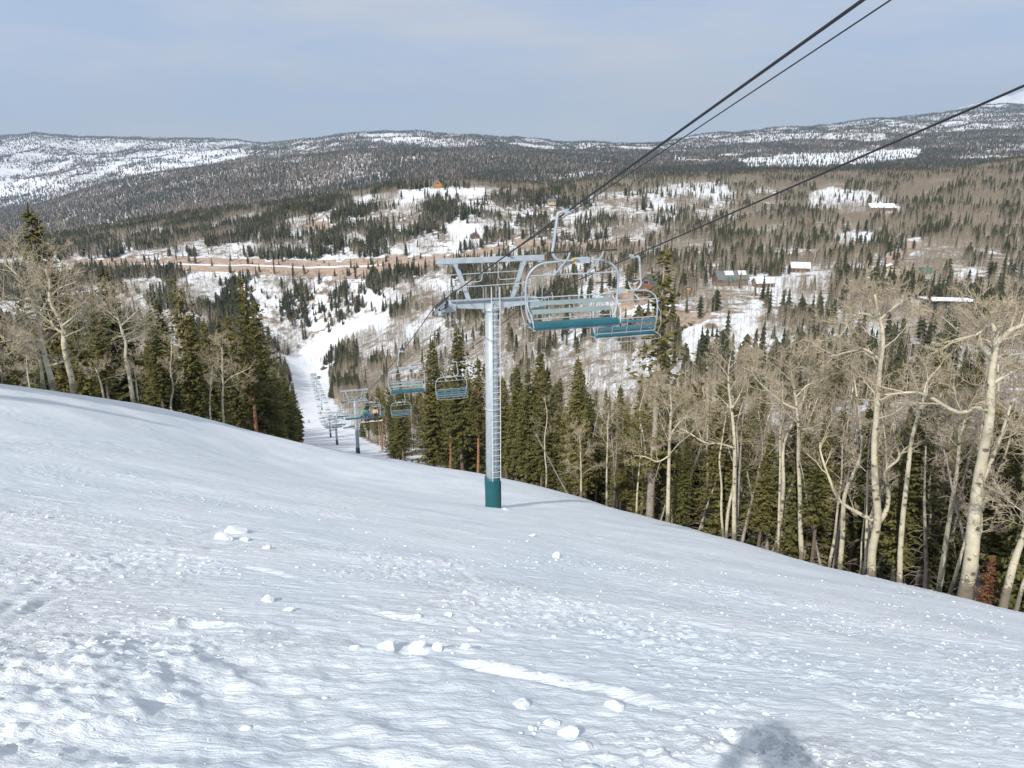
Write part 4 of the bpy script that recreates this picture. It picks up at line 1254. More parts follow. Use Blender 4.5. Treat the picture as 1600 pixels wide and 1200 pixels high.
# ---- hand-placed aspens: stem traced as photo pixels at one ground distance
def hero_aspen(label, y, stem, wpx, seed, limbs=(), group="aspens along the edges of the ski run", **kw):
    pts = [pix(px, py, y) for px, py in stem]
    base = pts[0]
    gz = snow_z(base.x, y)
    rnd = random.Random(seed)
    dpx = (base - Vector((0, 0, 0))).length
    depth = y * CP - base.z * SP
    r0 = 0.78 * wpx / FOC * depth / 2
    off = Vector((base.x, y, gz))
    loc = [p - off for p in pts]
    drop = Vector((loc[0].x, 0, -0.5))
    if loc[0].z > 0.05: path = [Vector((loc[0].x, 0, -0.4))] + loc
    else: path = [Vector((loc[0].x - 0.02, 0, min(-0.4, loc[0].z - 0.3)))] + loc[1:]
    for k, p in enumerate(path):
        if k > 0: p.y += rnd.uniform(-.035, .035) * k
    lp = []
    for l_pts, l_w in limbs:
        q = []
        for j, (px, py) in enumerate(l_pts):
            v = pix(px, py, y) - off; v.y += rnd.uniform(-.12, .12) * j
            q.append(v)
        lp.append((q, 0.72 * l_w / FOC * depth / 2))
    trm, parts = aspen_parts(path, r0, seed, separate=True, limb_paths=lp, **kw)
    t = thing("aspen_tree", label, "aspen", off, 0, group)
    link("trunk", trm, t)
    for lm, tw in parts:
        o = link("limb", lm.mesh("limb", M_ASPEN if kw.get("pale", True) else M_TWIG, True), t)
        if tw.v:
            link("twigs", tw.mesh("twigs", M_TWIG), o)
    return t

HERO = [
    # label, distance, stem pixels, width px, seed, limbs, options
    ("largest aspen, thick cream trunk with black scars and a dark foot, near the right edge", 21.5,
     [(1508, 938), (1516, 880), (1524, 810), (1533, 740), (1543, 660), (1549, 590), (1555, 535), (1552, 500)], 29, 1,
     [([(1540, 640), (1520, 636), (1490, 640), (1455, 622), (1420, 612), (1392, 622)], 10), ([(1550, 560), (1530, 530), (1545, 510), (1520, 520), (1490, 540)], 11),
      ([(1553, 540), (1575, 515), (1600, 500), (1630, 480)], 12), ([(1536, 750), (1556, 700), (1572, 640), (1585, 600)], 9), ([(1550, 600), (1580, 580), (1620, 570)], 8)],
     dict(nlimb=12, reach=2.0, crown_from=0.72)),
    ("forked aspen with two rising stems and a long low limb curling left", 29.0,
     [(1362, 903), (1364, 860), (1370, 810), (1366, 760), (1368, 700), (1372, 640), (1376, 580), (1378, 530), (1374, 490), (1368, 460)], 18, 2,
     [([(1362, 812), (1340, 800), (1312, 782), (1296, 750), (1286, 712), (1290, 700)], 9), ([(1370, 820), (1384, 800), (1388, 770), (1380, 735), (1396, 710), (1392, 690)], 12),
      ([(1372, 560), (1350, 545), (1330, 548), (1300, 560)], 6), ([(1375, 500), (1350, 490), (1330, 495), (1310, 520)], 6), ([(1374, 500), (1395, 480), (1410, 470)], 5)],
     dict(nlimb=13, reach=2.4, crown_from=0.55)),
    ("smooth pale aspen just right of the forked one, leaning slightly right", 28.0,
     [(1405, 908), (1407, 860), (1411, 800), (1419, 740), (1425, 690), (1430, 650), (1437, 625), (1452, 600), (1466, 570)], 12, 3,
     [([(1430, 650), (1445, 630), (1450, 622)], 5)], dict(nlimb=9, reach=1.8, crown_from=0.6)),
    ("knobbly leaning aspen with crooked stem between the smooth one and the largest", 26.0,
     [(1466, 924), (1472, 880), (1480, 830), (1486, 780), (1492, 730), (1498, 690), (1507, 665), (1530, 650)], 12, 4,
     [([(1500, 680), (1512, 640), (1530, 620)], 6)], dict(nlimb=7, reach=1.8, crown_from=0.6)),
    ("thin aspen leaning against the foot of the largest trunk", 23.5,
     [(1484, 930), (1494, 900), (1503, 870), (1512, 845), (1522, 800), (1530, 760)], 9, 5, [], dict(nlimb=4, reach=1.2, crown_from=0.6)),
    ("leaning knotty aspen at the far right edge, pale with swollen knots", 20.0,
     [(1568, 950), (1576, 915), (1586, 880), (1598, 840), (1612, 790), (1630, 720), (1645, 640)], 17, 6, [], dict(nlimb=7, reach=1.8, crown_from=0.5)),
    ("slim leaning stem right of the knotty one, at the picture's edge", 19.5,
     [(1588, 956), (1596, 920), (1608, 880), (1625, 820), (1640, 760)], 9, 7, [], dict(nlimb=4, reach=1.5, crown_from=0.5)),
    ("straight cream aspen with bare lower stem, second of the middle right pair", 36.0,
     [(1252, 868), (1251, 820), (1249, 770), (1248, 720), (1246, 670), (1243, 630), (1240, 590), (1232, 560)], 11, 8,
     [([(1246, 640), (1225, 630), (1200, 610), (1180, 590), (1170, 570)], 5), ([(1244, 620), (1262, 600), (1280, 596), (1285, 580)], 4)], dict(nlimb=12, reach=2.6, crown_from=0.6)),
    ("very slender straight aspen left of the straight cream one", 38.0,
     [(1216, 860), (1217, 800), (1218, 740), (1220, 680), (1221, 630), (1223, 590)], 6, 9, [], dict(nlimb=6, reach=1.3, crown_from=0.7)),
    ("pale straight aspen with a wide flat side limb reaching left", 43.0,
     [(1147, 843), (1147, 790), (1148, 740), (1147, 690), (1145, 650), (1140, 610), (1139, 580), (1140, 555)], 10, 10,
     [([(1147, 700), (1125, 693), (1100, 690), (1080, 680), (1062, 672)], 5), ([(1143, 640), (1160, 610), (1165, 580)], 4)], dict(nlimb=12, reach=2.8, crown_from=0.58)),
    ("thin wavy aspen standing beside the flat-limbed one", 44.0,
     [(1130, 839), (1127, 800), (1128, 760), (1124, 720), (1128, 690), (1133, 660), (1136, 630)], 6, 11, [], dict(nlimb=5, reach=1.6, crown_from=0.6)),
    ("spreading aspen with a round open crown, first right of the tower", 47.0,
     [(1044, 817), (1044, 780), (1045, 740), (1046, 700), (1047, 665), (1048, 630), (1046, 600)], 9, 12,
     [([(1046, 712), (1028, 722), (1010, 715), (990, 712)], 4), ([(1047, 680), (1062, 660), (1075, 650), (1090, 655)], 4)], dict(nlimb=15, reach=3.2, crown_from=0.45)),
    ("grey white companion stem behind the forked aspen", 30.5, [(1352, 892), (1354, 840), (1356, 780), (1358, 720), (1360, 660)], 8, 13, [], dict(nlimb=5, reach=1.5, crown_from=0.6)),
    ("short pale stem left of the forked aspen's foot", 31.5, [(1345, 888), (1347, 850), (1351, 810), (1354, 770)], 6, 14, [], dict(nlimb=3, reach=1.0, crown_from=0.6)),
    ("slim leaning aspen behind the gap left of the forked one", 35.0, [(1297, 878), (1303, 840), (1310, 790), (1314, 740), (1319, 690), (1322, 640)], 7, 15, [], dict(nlimb=7, reach=1.9, crown_from=0.55)),
    ("thin aspen showing between the tower pines, pale and straight", 60.0, [(948, 785), (948, 740), (949, 700), (950, 660), (952, 640)], 5, 16, [], dict(nlimb=9, reach=2.4, crown_from=0.5)),
    ("small twiggy aspen on the crest left of the first round one", 66.0, [(908, 768), (908, 735), (907, 705), (906, 680)], 5, 17, [], dict(nlimb=11, reach=2.6, crown_from=0.4)),
    # left side
    ("big many-limbed aspen at the far left, stem leaning left above the snow", 47.0,
     [(84, 612), (79, 590), (73, 570), (68, 545), (64, 520), (60, 495), (54, 465), (47, 430), (44, 400)], 13, 21,
     [([(66, 545), (50, 535), (30, 530), (0, 535)], 7), ([(62, 510), (40, 495), (15, 475), (0, 462)], 6), ([(58, 490), (45, 455), (25, 430), (5, 415)], 6), ([(62, 500), (75, 470), (95, 450), (120, 440)], 6)],
     dict(nlimb=17, reach=4.4, crown_from=0.30, nchild=(0, 6, 5, 4))),
    ("second stem of the left aspens, leaning left with a twiggy head", 46.0,
     [(115, 619), (112, 595), (107, 570), (101, 540), (97, 515), (90, 490), (80, 470), (76, 440), (72, 420)], 12, 22,
     [([(98, 520), (85, 510), (72, 490)], 6), ([(96, 510), (115, 495), (130, 480)], 5)], dict(nlimb=13, reach=3.4, crown_from=0.42, nchild=(0, 6, 5, 4))),
    ("short broken aspen stem at the foot of the far left pair", 48.0, [(68, 609), (65, 590), (62, 565), (60, 545)], 11, 23, [], dict(nlimb=4, reach=2.2, crown_from=0.5)),
    ("aspen with a wide umbrella of twigs, stem bent left, at the left forest edge", 56.0,
     [(211, 641), (206, 615), (201, 585), (197, 560), (195, 535), (192, 520), (185, 500), (180, 480)], 9, 24,
     [([(193, 525), (178, 528), (168, 545)], 4), ([(186, 500), (165, 485), (145, 475), (135, 478)], 4), ([(188, 510), (205, 495), (222, 480)], 4)], dict(nlimb=15, reach=3.8, crown_from=0.55, nchild=(0, 6, 5, 4))),
    ("thin stem touching the umbrella-shaped aspen's foot", 56.5, [(218, 639), (214, 610), (210, 580), (206, 560)], 4, 25, [], dict(nlimb=5, reach=1.8, crown_from=0.5)),
    ("crooked thin aspen among the dark spruces on the left", 65.0, [(270, 655), (267, 630), (271, 605), (266, 580), (269, 555), (267, 530)], 5, 26, [], dict(nlimb=8, reach=1.9, crown_from=0.45)),
    ("pale forked aspen standing out before the dark spruce wall on the left", 71.0,
     [(351, 688), (349, 660), (347, 630), (349, 600), (348, 575), (346, 550), (342, 535)], 6, 27,
     [([(349, 600), (360, 590), (375, 582), (392, 575)], 3), ([(348, 590), (338, 575), (325, 560)], 3)], dict(nlimb=11, reach=2.6, crown_from=0.5)),
    ("wavy thin aspen just left of the pale forked one", 69.5, [(333, 676), (329, 650), (328, 620), (331, 590), (333, 570)], 5, 28, [], dict(nlimb=6, reach=1.8, crown_from=0.6)),
    ("greyish leaning aspen stem in shade between the left aspens", 54.0, [(164, 629), (160, 610), (155, 590), (148, 575)], 5, 29, [], dict(nlimb=6, reach=2.2, crown_from=0.5)),
    ("slim pale stem at the left picture edge", 44.0, [(4, 601), (2, 580), (-2, 560), (-6, 530)], 5, 30, [], dict(nlimb=8, reach=3.0, crown_from=0.3)),
    ("thin white stem between the left edge and the many-limbed aspen", 50.0, [(47, 605), (44, 585), (42, 565), (40, 540)], 4, 31, [], dict(nlimb=6, reach=2.0, crown_from=0.4)),
]
for lab, y, stem, w, seed, limbs, kw in HERO:
    hero_aspen(lab, y, stem, w, seed, limbs, **kw)

# ---- conifer and aspen templates for the planted stands
CON = {}     # name -> list of (trunk mesh, crown mesh, height)
CON["spruce"] = [conifer_meshes("spruce", H, R, s, bare=b, kind="spruce") + (H,) for H, R, s, b in
                 ((18, 3.2, 1, 0.10), (17, 2.7, 2, 0.16), (19, 3.0, 3, 0.22), (14, 2.9, 4, 0.05), (20, 2.7, 5, 0.30))]
CON["pine"] = [conifer_meshes("pine", H, R, s, bare=b, kind="pine") + (H,) for H, R, s, b in
               ((18, 2.5, 11, 0.40), (19, 2.7, 12, 0.34), (17, 2.3, 13, 0.46), (20, 2.6, 14, 0.28))]
M_TWIG2 = mat("grey_aspen_twig", (0.30, 0.25, 0.185), 0.85, noise=0.35, scale=0.8)
def aspen_template(H, seed, reach, cf):
    rnd = random.Random(seed)
    path = [(0, 0, -1.0)] + [(rnd.uniform(-.25, .25) * k * 0.5, rnd.uniform(-.25, .25) * k * 0.5, H * k / 5) for k in range(1, 6)]
    trm, parts = aspen_parts(path, 0.0085 * H + 0.022, seed, cf, 10, reach, maxlevel=3, nchild=(0, 6, 6), twig_r=0.011)
    lm, tw = parts[0]
    b = len(lm.v); lm.v += tw.v; lm.f += [tuple(i + b for i in f) for f in tw.f]
    return (trm, lm.mesh("crown", M_TWIG2), H)
CON["aspen"] = [aspen_template(H, s, r, cf) for H, s, r, cf in ((11, 41, 2.4, 0.45), (10, 42, 2.0, 0.5), (12, 43, 2.2, 0.55), (9, 44, 2.6, 0.4))]

N_KIND = {"spruce": 0, "pine": 0, "aspen": len(HERO), "snag": 0}
def plant(kind, x, y, H, label, group, seed, variant=None):
    rnd = random.Random(seed)
    trm, cm, h0 = CON[kind][rnd.randrange(len(CON[kind])) if variant is None else variant]
    s = H / h0
    t = upright(kind + "_tree", label, kind, x, y, group, rnd.uniform(0, 6.28))
    k = rnd.uniform(0.9, 1.12)
    t.scale = (s * k, s * k, s)
    t.rotation_euler[0] = rnd.gauss(0, 0.015); t.rotation_euler[1] = rnd.gauss(0, 0.015)
    link("trunk", trm, t); link("crown", cm, t)
    N_KIND[kind] += 1
    return t

def plant_px(kind, px, y, top_py, label, seed, group, variant=None):
    """a tree at distance y whose top is seen at photo pixel (px, top_py)"""
    p = pix(px, top_py, y)
    gz = hz(p.x, y)
    return plant(kind, p.x, y, p.z - gz, label, group, seed, variant)

GL_ = "conifers along the left forest edge"; GR_ = "conifers along the right forest edge"
plant_px("spruce", 52, 75, 322, "tall dark spruce rising alone above the twigs of the far left aspens", 1, GL_, 0)
plant_px("spruce", 161, 72, 420, "yellow-green topped spruce behind the umbrella-shaped aspen", 2, GL_, 3)
plant_px("pine", 277, 72, 432, "tall pine with reddish lower stem in the middle of the left stand", 3, GL_, 1)
plant_px("pine", 376, 82, 430, "tallest pine of the left stand with a long bare stem in front", 4, GL_, 3)
plant_px("spruce", 392, 90, 470, "spruce leaning on the tallest pine of the left stand", 5, GL_, 1)
plant_px("spruce", 241, 76, 470, "narrow spruce left of the reddish pine", 6, GL_, 1)
plant_px("spruce", 318, 80, 500, "dark spruce between the two tall pines on the left", 7, GL_, 2)
plant_px("spruce", 672, 112, 534, "pointed dark spruce below the second chair left of the mast", 8, GR_, 0)
plant_px("spruce", 718, 104, 512, "tall pointed spruce just left of the mast", 9, GR_, 2)
plant_px("pine", 745, 99, 560, "red-stemmed pine touching the mast on its left", 10, GR_, 0)
plant_px("pine", 700, 108, 575, "red-stemmed pine below the empty chair seen from behind", 11, GR_, 2)
plant_px("spruce", 842, 84, 548, "broad spruce right of the mast with a sunlit crown", 12, GR_, 0)
plant_px("spruce", 905, 74, 556, "dense spruce in front of the crest right of the mast", 13, GR_, 4)
plant_px("spruce", 792, 92, 590, "spruce half hidden by the nearest mast", 14, GR_, 2)
# the tall ragged fir that rises over the second chair
_f = conifer_meshes("ragged", 21.5, 2.5, 77, bare=0.22, kind="pine", dens=0.62, bark=M_GREYWOOD)
p_ = pix(1040, 388, 54)
t = upright("fir_tree", "tall ragged fir with visible pale trunk rising behind the chair seen from behind", "fir", p_.x, 54)
t.scale = (1.15, 1.15, (p_.z - t.location.z) / 21.5)
link("trunk", _f[0], t); link("crown", _f[1], t)

# rusty dead young fir beside the largest aspen
_f = conifer_meshes("rusty", 7.0, 1.9, 78, bare=0.02, kind="spruce", dens=0.8, fm=M_DEADFIR, bark=M_GREYWOOD)
p_ = pix(1537, 945, 21.0)
t = upright("dead_fir", "small dead fir with rusty orange needles beside the largest aspen's foot", "fir", p_.x, 21.0)
t.scale = (0.21, 0.21, 0.24)
link("trunk", _f[0], t); link("crown", _f[1], t)

# ---- stands behind both edges of the run
R0 = random.Random(5)
TOPLINE = np.array([(-200, 470), (0, 470), (60, 440), (160, 440), (230, 480), (330, 500), (376, 460), (420, 510), (470, 575), (478, 590), (505, 590), (520, 575), (560, 545), (620, 560), (660, 545), (720, 530), (780, 570), (840, 560), (900, 570), (960, 600),
                    (1050, 600), (1100, 590), (1200, 600), (1300, 600), (1350, 590), (1450, 600), (1600, 590), (1900, 560)], float)
taken = []
def free(x, y, d):
    for (a, b) in taken:
        if (a - x) ** 2 + (b - y) ** 2 < d * d: return False
    taken.append((x, y)); return True
def side_label(kind, px, left, depth, H):
    size = "tall " if H > 15 else ("short " if H < 10 else "middle-sized ")
    if left: where = ("behind the far left aspens" if px < 180 else "in the middle of the left stand" if px < 350 else "at the dark right end of the left stand")
    else: where = ("beside the narrow run, left of the mast" if px < 690 else "close behind the nearest mast" if px < 850 else "on the crest between mast and round aspen" if px < 1040 else
                   "behind the round aspen and the straight pair" if px < 1230 else "behind the forked aspen" if px < 1430 else "in the shade behind the largest aspen")
    row = "edge-row " if depth < 8 else "deeper-set "
    return size + row + {"spruce": "dark spruce ", "pine": "bare-stemmed pine ", "aspen": "slender bare aspen "}[kind] + where
n_try = 0
while n_try < 6000 and N_KIND["spruce"] < 285:
    n_try += 1
    left = R0.random() < 0.42
    if left:
        y = 40 + 290 * R0.random() ** 1.3
        x = left_edge(y) - 1.5 - 34 * R0.random() ** 1.6
    else:
        y = 20 + (70 * R0.random() if R0.random() < 0.6 else 300 * R0.random() ** 1.3)
        x = right_edge(y) + 2.0 + 46 * R0.random() ** 1.5
    x = float(x)
    px, _ = project(x, y, hz(x, y))
    if px < -60 or px > 1680: continue
    if left and y < 52 and x > -33: continue
    if not free(x, y, 1.7 + y * 0.006): continue
    gz = hz(x, y)
    top = float(np.interp(px, TOPLINE[:, 0], TOPLINE[:, 1])) + R0.uniform(-8, 75)
    zt = py_ratio(top) * y
    H = zt - gz
    r = R0.random()
    if not left and px > 930 and r < 0.62: H -= y * 0.05 + R0.uniform(0, 2)
    if H > 21: H = R0.uniform(16, 21)
    if H < 6: 
        if not left and y < 60: H = R0.uniform(6, 9)
        else: H = R0.uniform(7, 12)
    # is any of it visible?
    if (gz + H) / y < float(horizon_ratio(np.array([x]), np.array([y]))[0]) + 0.004: continue
    if left: kind = "spruce" if r < 0.74 else ("pine" if r < 0.92 else "aspen")
    else:
        if px < 760: kind = "spruce" if r < 0.66 else ("pine" if r < 0.95 else "aspen")
        elif px < 960: kind = "spruce" if r < 0.75 else ("pine" if r < 0.88 else "aspen")
        else: kind = "spruce" if r < 0.74 else "aspen"
    if kind == "aspen": H = min(H, R0.uniform(8, 12)) if H > 8 else H
    plant(kind, x, y, H, side_label(kind, px, left, (left_edge(y) - x) if left else (x - right_edge(y)), H), "trees packed along the %s edge of the run" % ("left" if left else "right"), R0.randrange(10 ** 6))

# trees beyond the left edge of the picture: their shade lies on the snow in view
for k, (x, y) in enumerate([(-33, 15), (-32, 27), (-30.5, 33), (-34, 37), (-38, 30), (-41, 38), (-36, 22)]):
    plant("spruce", x, y, R0.uniform(11, 15), "spruce standing off the picture's left side whose shade crosses the snow", "spruces left of the view", 900 + k)

# ---- grey dead poles leaning in the right-hand stand
def snag(x, y, H, lean, az, seed, label):
    rnd = random.Random(seed); m = MB(); b = MB()
    d = Vector((math.cos(az) * math.sin(lean), math.sin(az) * math.sin(lean), math.cos(lean)))
    P = [Vector((0, 0, 0)) - d * 0.8 + d * (H + 0.8) * k / 6 + Vector((rnd.uniform(-.05, .05), rnd.uniform(-.05, .05), 0)) for k in range(7)]
    r0 = rnd.uniform(0.07, 0.13)
    m.tube(P, [r0 * (1 - 0.8 * k / 6) for k in range(7)], 7)
    for _ in range(70):
        f = rnd.uniform(0.12, 1.0) * (H + .8); p = P[0] + d * f; a = rnd.uniform(0, 6.28); l = rnd.uniform(0.3, 1.3) * (1.2 - f / H)
        e = Vector((math.cos(a), math.sin(a), rnd.uniform(-.5, .25)))
        q = p + e * max(l, .2)
        b.tube([p, p.lerp(q, .5) + Vector((0, 0, .05)), q - Vector((0, 0, 0.15 * l))], [0.014, 0.009, 0.004], 3, False)
    t = upright("dead_tree", label, "dead tree", x, y, "grey dead poles in the right-hand stand")
    link("trunk", m.mesh("trunk", M_GREYWOOD, True), t); tag(link("dead_branches", b.mesh("dead_branches", M_GREYWOOD), t), kind="stuff")
    return t
for k in range(84):
    px = R0.uniform(1040, 1600) if k < 70 else R0.uniform(860, 1060)
    y = float(np.interp(px, [860, 1040, 1200, 1360, 1500, 1600], [72, 50, 38, 31, 26, 22])) + R0.uniform(1.5, 12)
    p = pix(px, 700, y)
    lean = abs(R0.gauss(0, 0.13)) + (0.35 if k % 9 == 0 else 0)
    if px < 1060 and k < 70: continue
    near = "between the round aspen and the straight pair" if px < 1200 else ("behind the middle aspens" if px < 1340 else "behind the forked and largest aspens")
    snag(p.x, y, R0.uniform(5, 10), lean, R0.choice([0.2, 0.4, 3.0, 3.4, 0.0]), 300 + k,
         ("steeply leaning grey dead pole " if lean > 0.3 else "thin grey dead pole ") + near)

# slim pale aspens standing in front rows on the right
for k in range(46):
    px = R0.uniform(880, 1620)
    y = float(np.interp(px, [860, 1040, 1200, 1360, 1500, 1600], [74, 52, 39, 31, 25, 21])) + R0.uniform(1.0, 16)
    p = pix(px, 700, y)
    if p.x < right_edge(y) + 0.6 or not free(p.x, y, 0.9): continue
    ttop = py_ratio(float(np.interp(px, TOPLINE[:, 0], TOPLINE[:, 1])) + R0.uniform(-40, 40)) * y
    H = min(max(ttop - hz(p.x, y), 6), 12)
    plant("aspen", p.x, y, H, side_label("aspen", px, False, 3, H), "trees packed along the right edge of the run", R0.randrange(10 ** 6))

# ================================================================== the valley woods
def small_spruce(H, R, seed, tiers=8, arms=7, pine=False):
    """a slim valley conifer: stem, dark core and ragged drooping tiers"""
    rnd = random.Random(seed); V = []; T = []
    def add(*p):
        i = len(V); V.extend(p)
        return i
    i = add((-.15, -.1, -1), (.15, -.1, -1), (0, .15, -1), (0, 0, H)); T += [(i, i + 1, i + 3), (i + 1, i + 2, i + 3), (i + 2, i, i + 3)]
    b = 0.10 * H
    n = 6; i = len(V)
    for k in range(n): V.append((R * .42 * math.cos(6.283 * k / n), R * .42 * math.sin(6.283 * k / n), b))
    V.append((0, 0, H * 0.99))
    for k in range(n): T.append((i + k, i + (k + 1) % n, i + n))
    for t in range(tiers):
        f = t / tiers; z = b + (H - b) * f; r = R * ((1 - f) ** 0.8 if not pine else math.sin(math.pi * (0.22 + 0.72 * f)) ** 0.7)
        a0 = rnd.uniform(0, 6.28)
        for k in range(arms):
            a = a0 + 6.283 * k / arms + rnd.uniform(-.25, .25); l = r * rnd.uniform(0.65, 1.2); w = 0.42 * l * rnd.uniform(.8, 1.3) + 0.12
            ca, sa = math.cos(a), math.sin(a); dz = (H - b) / tiers
            i = add((0, 0, z + dz * 1.2), (ca * l * .7 - sa * w, sa * l * .7 + ca * w, z + .1), (ca * l * .7 + sa * w, sa * l * .7 - ca * w, z + .1), (ca * l, sa * l, z - 0.05 * l))
            T += [(i, i + 1, i + 3), (i, i + 3, i + 2)]
    me = tri_mesh("conifer", V, T); me.materials.append(M_FARSPRUCE); return me

def small_aspen(H, R, seed, nb=26):
    """a bare valley aspen: pale stem and a broom of fine upward branches"""
    rnd = random.Random(seed); V = []; T = []; MI = []
    def spike(a, b, r, mi):
        a = Vector(a); b = Vector(b); d = (b - a).normalized(); x = d.orthogonal().normalized(); y = d.cross(x)
        i = len(V)
        for k in range(3): V.append(a + (x * math.cos(2.09 * k) + y * math.sin(2.09 * k)) * r)
        V.append(b); T.extend([(i, i + 1, i + 3), (i + 1, i + 2, i + 3), (i + 2, i, i + 3)]); MI.extend([mi] * 3)
    lean = Vector((rnd.uniform(-.4, .4), rnd.uniform(-.4, .4), 0))
    spike((0, 0, -1), (lean.x, lean.y, H), 0.15, 1)
    for k in range(nb):
        f = rnd.uniform(0.38, 0.97); z = H * f; a = rnd.uniform(0, 6.28); l = R * rnd.uniform(0.6, 1.1) * (1.2 - f * 0.6)
        p = lean * f + Vector((0, 0, z)); q = p + Vector((math.cos(a) * l, math.sin(a) * l, l * rnd.uniform(0.5, 1.3)))
        spike(p, q, 0.05, 0)
        for _ in range(2):
            g = rnd.uniform(.3, .8); p2 = p.lerp(q, g); a2 = a + rnd.uniform(-1.1, 1.1)
            spike(p2, p2 + Vector((math.cos(a2), math.sin(a2), rnd.uniform(.5, 1.3))) * l * 0.45, 0.035, 0)
    me = tri_mesh("aspen", V, T); me.materials.append(M_FARASPEN); me.materials.append(M_VALLEYSTEM)
    me.polygons.foreach_set("material_index", MI); return me
M_VALLEYSTEM = mat("valley_aspen_stem", (0.46, 0.42, 0.36), 0.8, noise=0.2, scale=0.5)

VS = [small_spruce(14, 2.5, 1), small_spruce(15, 2.0, 2), small_spruce(12, 2.7, 3, 7), small_spruce(16, 2.3, 4, 9), small_spruce(12, 3.0, 5, 6, 8), small_spruce(13, 2.2, 6, 7, 7, True), small_spruce(11, 2.8, 7, 6, 8, True)]
VA = [small_aspen(12, 1.8, 11), small_aspen(13, 1.5, 12), small_aspen(11, 2.1, 13), small_aspen(12, 1.6, 14, 20)]

rng = np.random.RandomState(11)

def stand_masks(px, py, x, y):
    """share of spruce and of aspen wanted at the ground seen at px, py"""
    red, green, blue = cover(px, py, x, y)
    nz = fbm(x / 70.0, y / 85.0, 3); nz2 = fbm(x / 45.0 + 31, y / 50.0, 3)
    sp = np.full(px.shape, 0.28); asp = np.full(px.shape, 0.75)
    ridge = (y > 1040) & (y < 1500) & (px < 900)
    sp = np.where(ridge, np.interp(px, [0, 500, 620, 900], [0.62, 0.58, 0.38, 0.36]), sp)
    crest = ridge & (y > 1250)
    sp = np.where(crest, np.interp(px, [0, 560, 700, 900], [1.0, 0.95, 0.30, 0.5]), sp)
    asp = np.where(ridge, 0.8, asp)
    below = (y < 985) & (px < 760) & (y > 480)
    sp = np.where(below, 0.50, sp); asp = np.where(below, 1.0, asp)
    mid = (px > 560) & (px < 900) & (py > 430) & (y < 985)
    sp = np.where(mid & (py > 500), 0.06, sp); sp = np.where(mid & (py <= 500), 0.38, sp)
    asp = np.where(mid, 1.0, asp)
    right = (px >= 900) & (y < 1700)
    sp = np.where(right, 0.19, sp); asp = np.where(right, np.where(py > 330, 0.80, 0.88), asp)
    tan_ = (px > 1150) & (y > 900) & (y < 1700)
    sp = np.where(tan_, 0.20, sp); asp = np.where(tan_, 1.5, asp)
    sp = sp * np.clip(0.55 + 5.5 * nz, 0.03, 4.0)
    asp = asp * np.clip(0.9 + 3.6 * nz2, 0.06, 2.4)
    op = (green > 0.5); rd = red > 0.5
    sp = np.where(op, sp * np.where(px < 640, 0.02, 0.14), sp); asp = np.where(op, asp * np.where(px < 640, 0.07, 0.22), asp)
    sp = np.where(rd, 0.03, sp); asp = np.where(rd, 0.03, asp)
    return sp, asp

HOUSE_SPOTS = []     # (px, py, y, clear radius) filled before planting
def valley_points(n, y0, y1, power):
    """points spread over the ground between two distances"""
    t = rng.rand(n) ** power
    y = y0 + (y1 - y0) * t
    x = (rng.rand(n) * 2 - 1) * (0.78 * y + 12)
    return x, y

def visible(x, y, z, h, margin=0.0):
    return (z + h) / y > horizon_ratio(x, y) - margin

def sift(n, y0, y1, power):
    x, y = valley_points(n, y0, y1, power)
    z = height(x, y)
    px, py = project(x, y, z)
    keep = visible(x, y, z, 14.0, 0.004) & (px > -60) & (px < 1660)
    run = (x > left_edge(y) - 1.0) & (x < right_edge(y) + 1.0) & (y < 800)
    keep &= ~run
    for hx, hy, hr in HOUSE_SPOTS:
        keep &= (x - hx) ** 2 + (y - hy) ** 2 > hr * hr
        # keep the sight line to the house half open
        keep &= ~((np.abs(x - hx * y / hy) < hr * 0.8) & (y < hy) & (y > hy - 45) & (rng.rand(len(x)) < 0.55))
    x, y, z, px, py = [a[keep] for a in (x, y, z, px, py)]
    sp, asp = stand_masks(px, py, x, y)
    return x, y, z, px, py, sp, asp

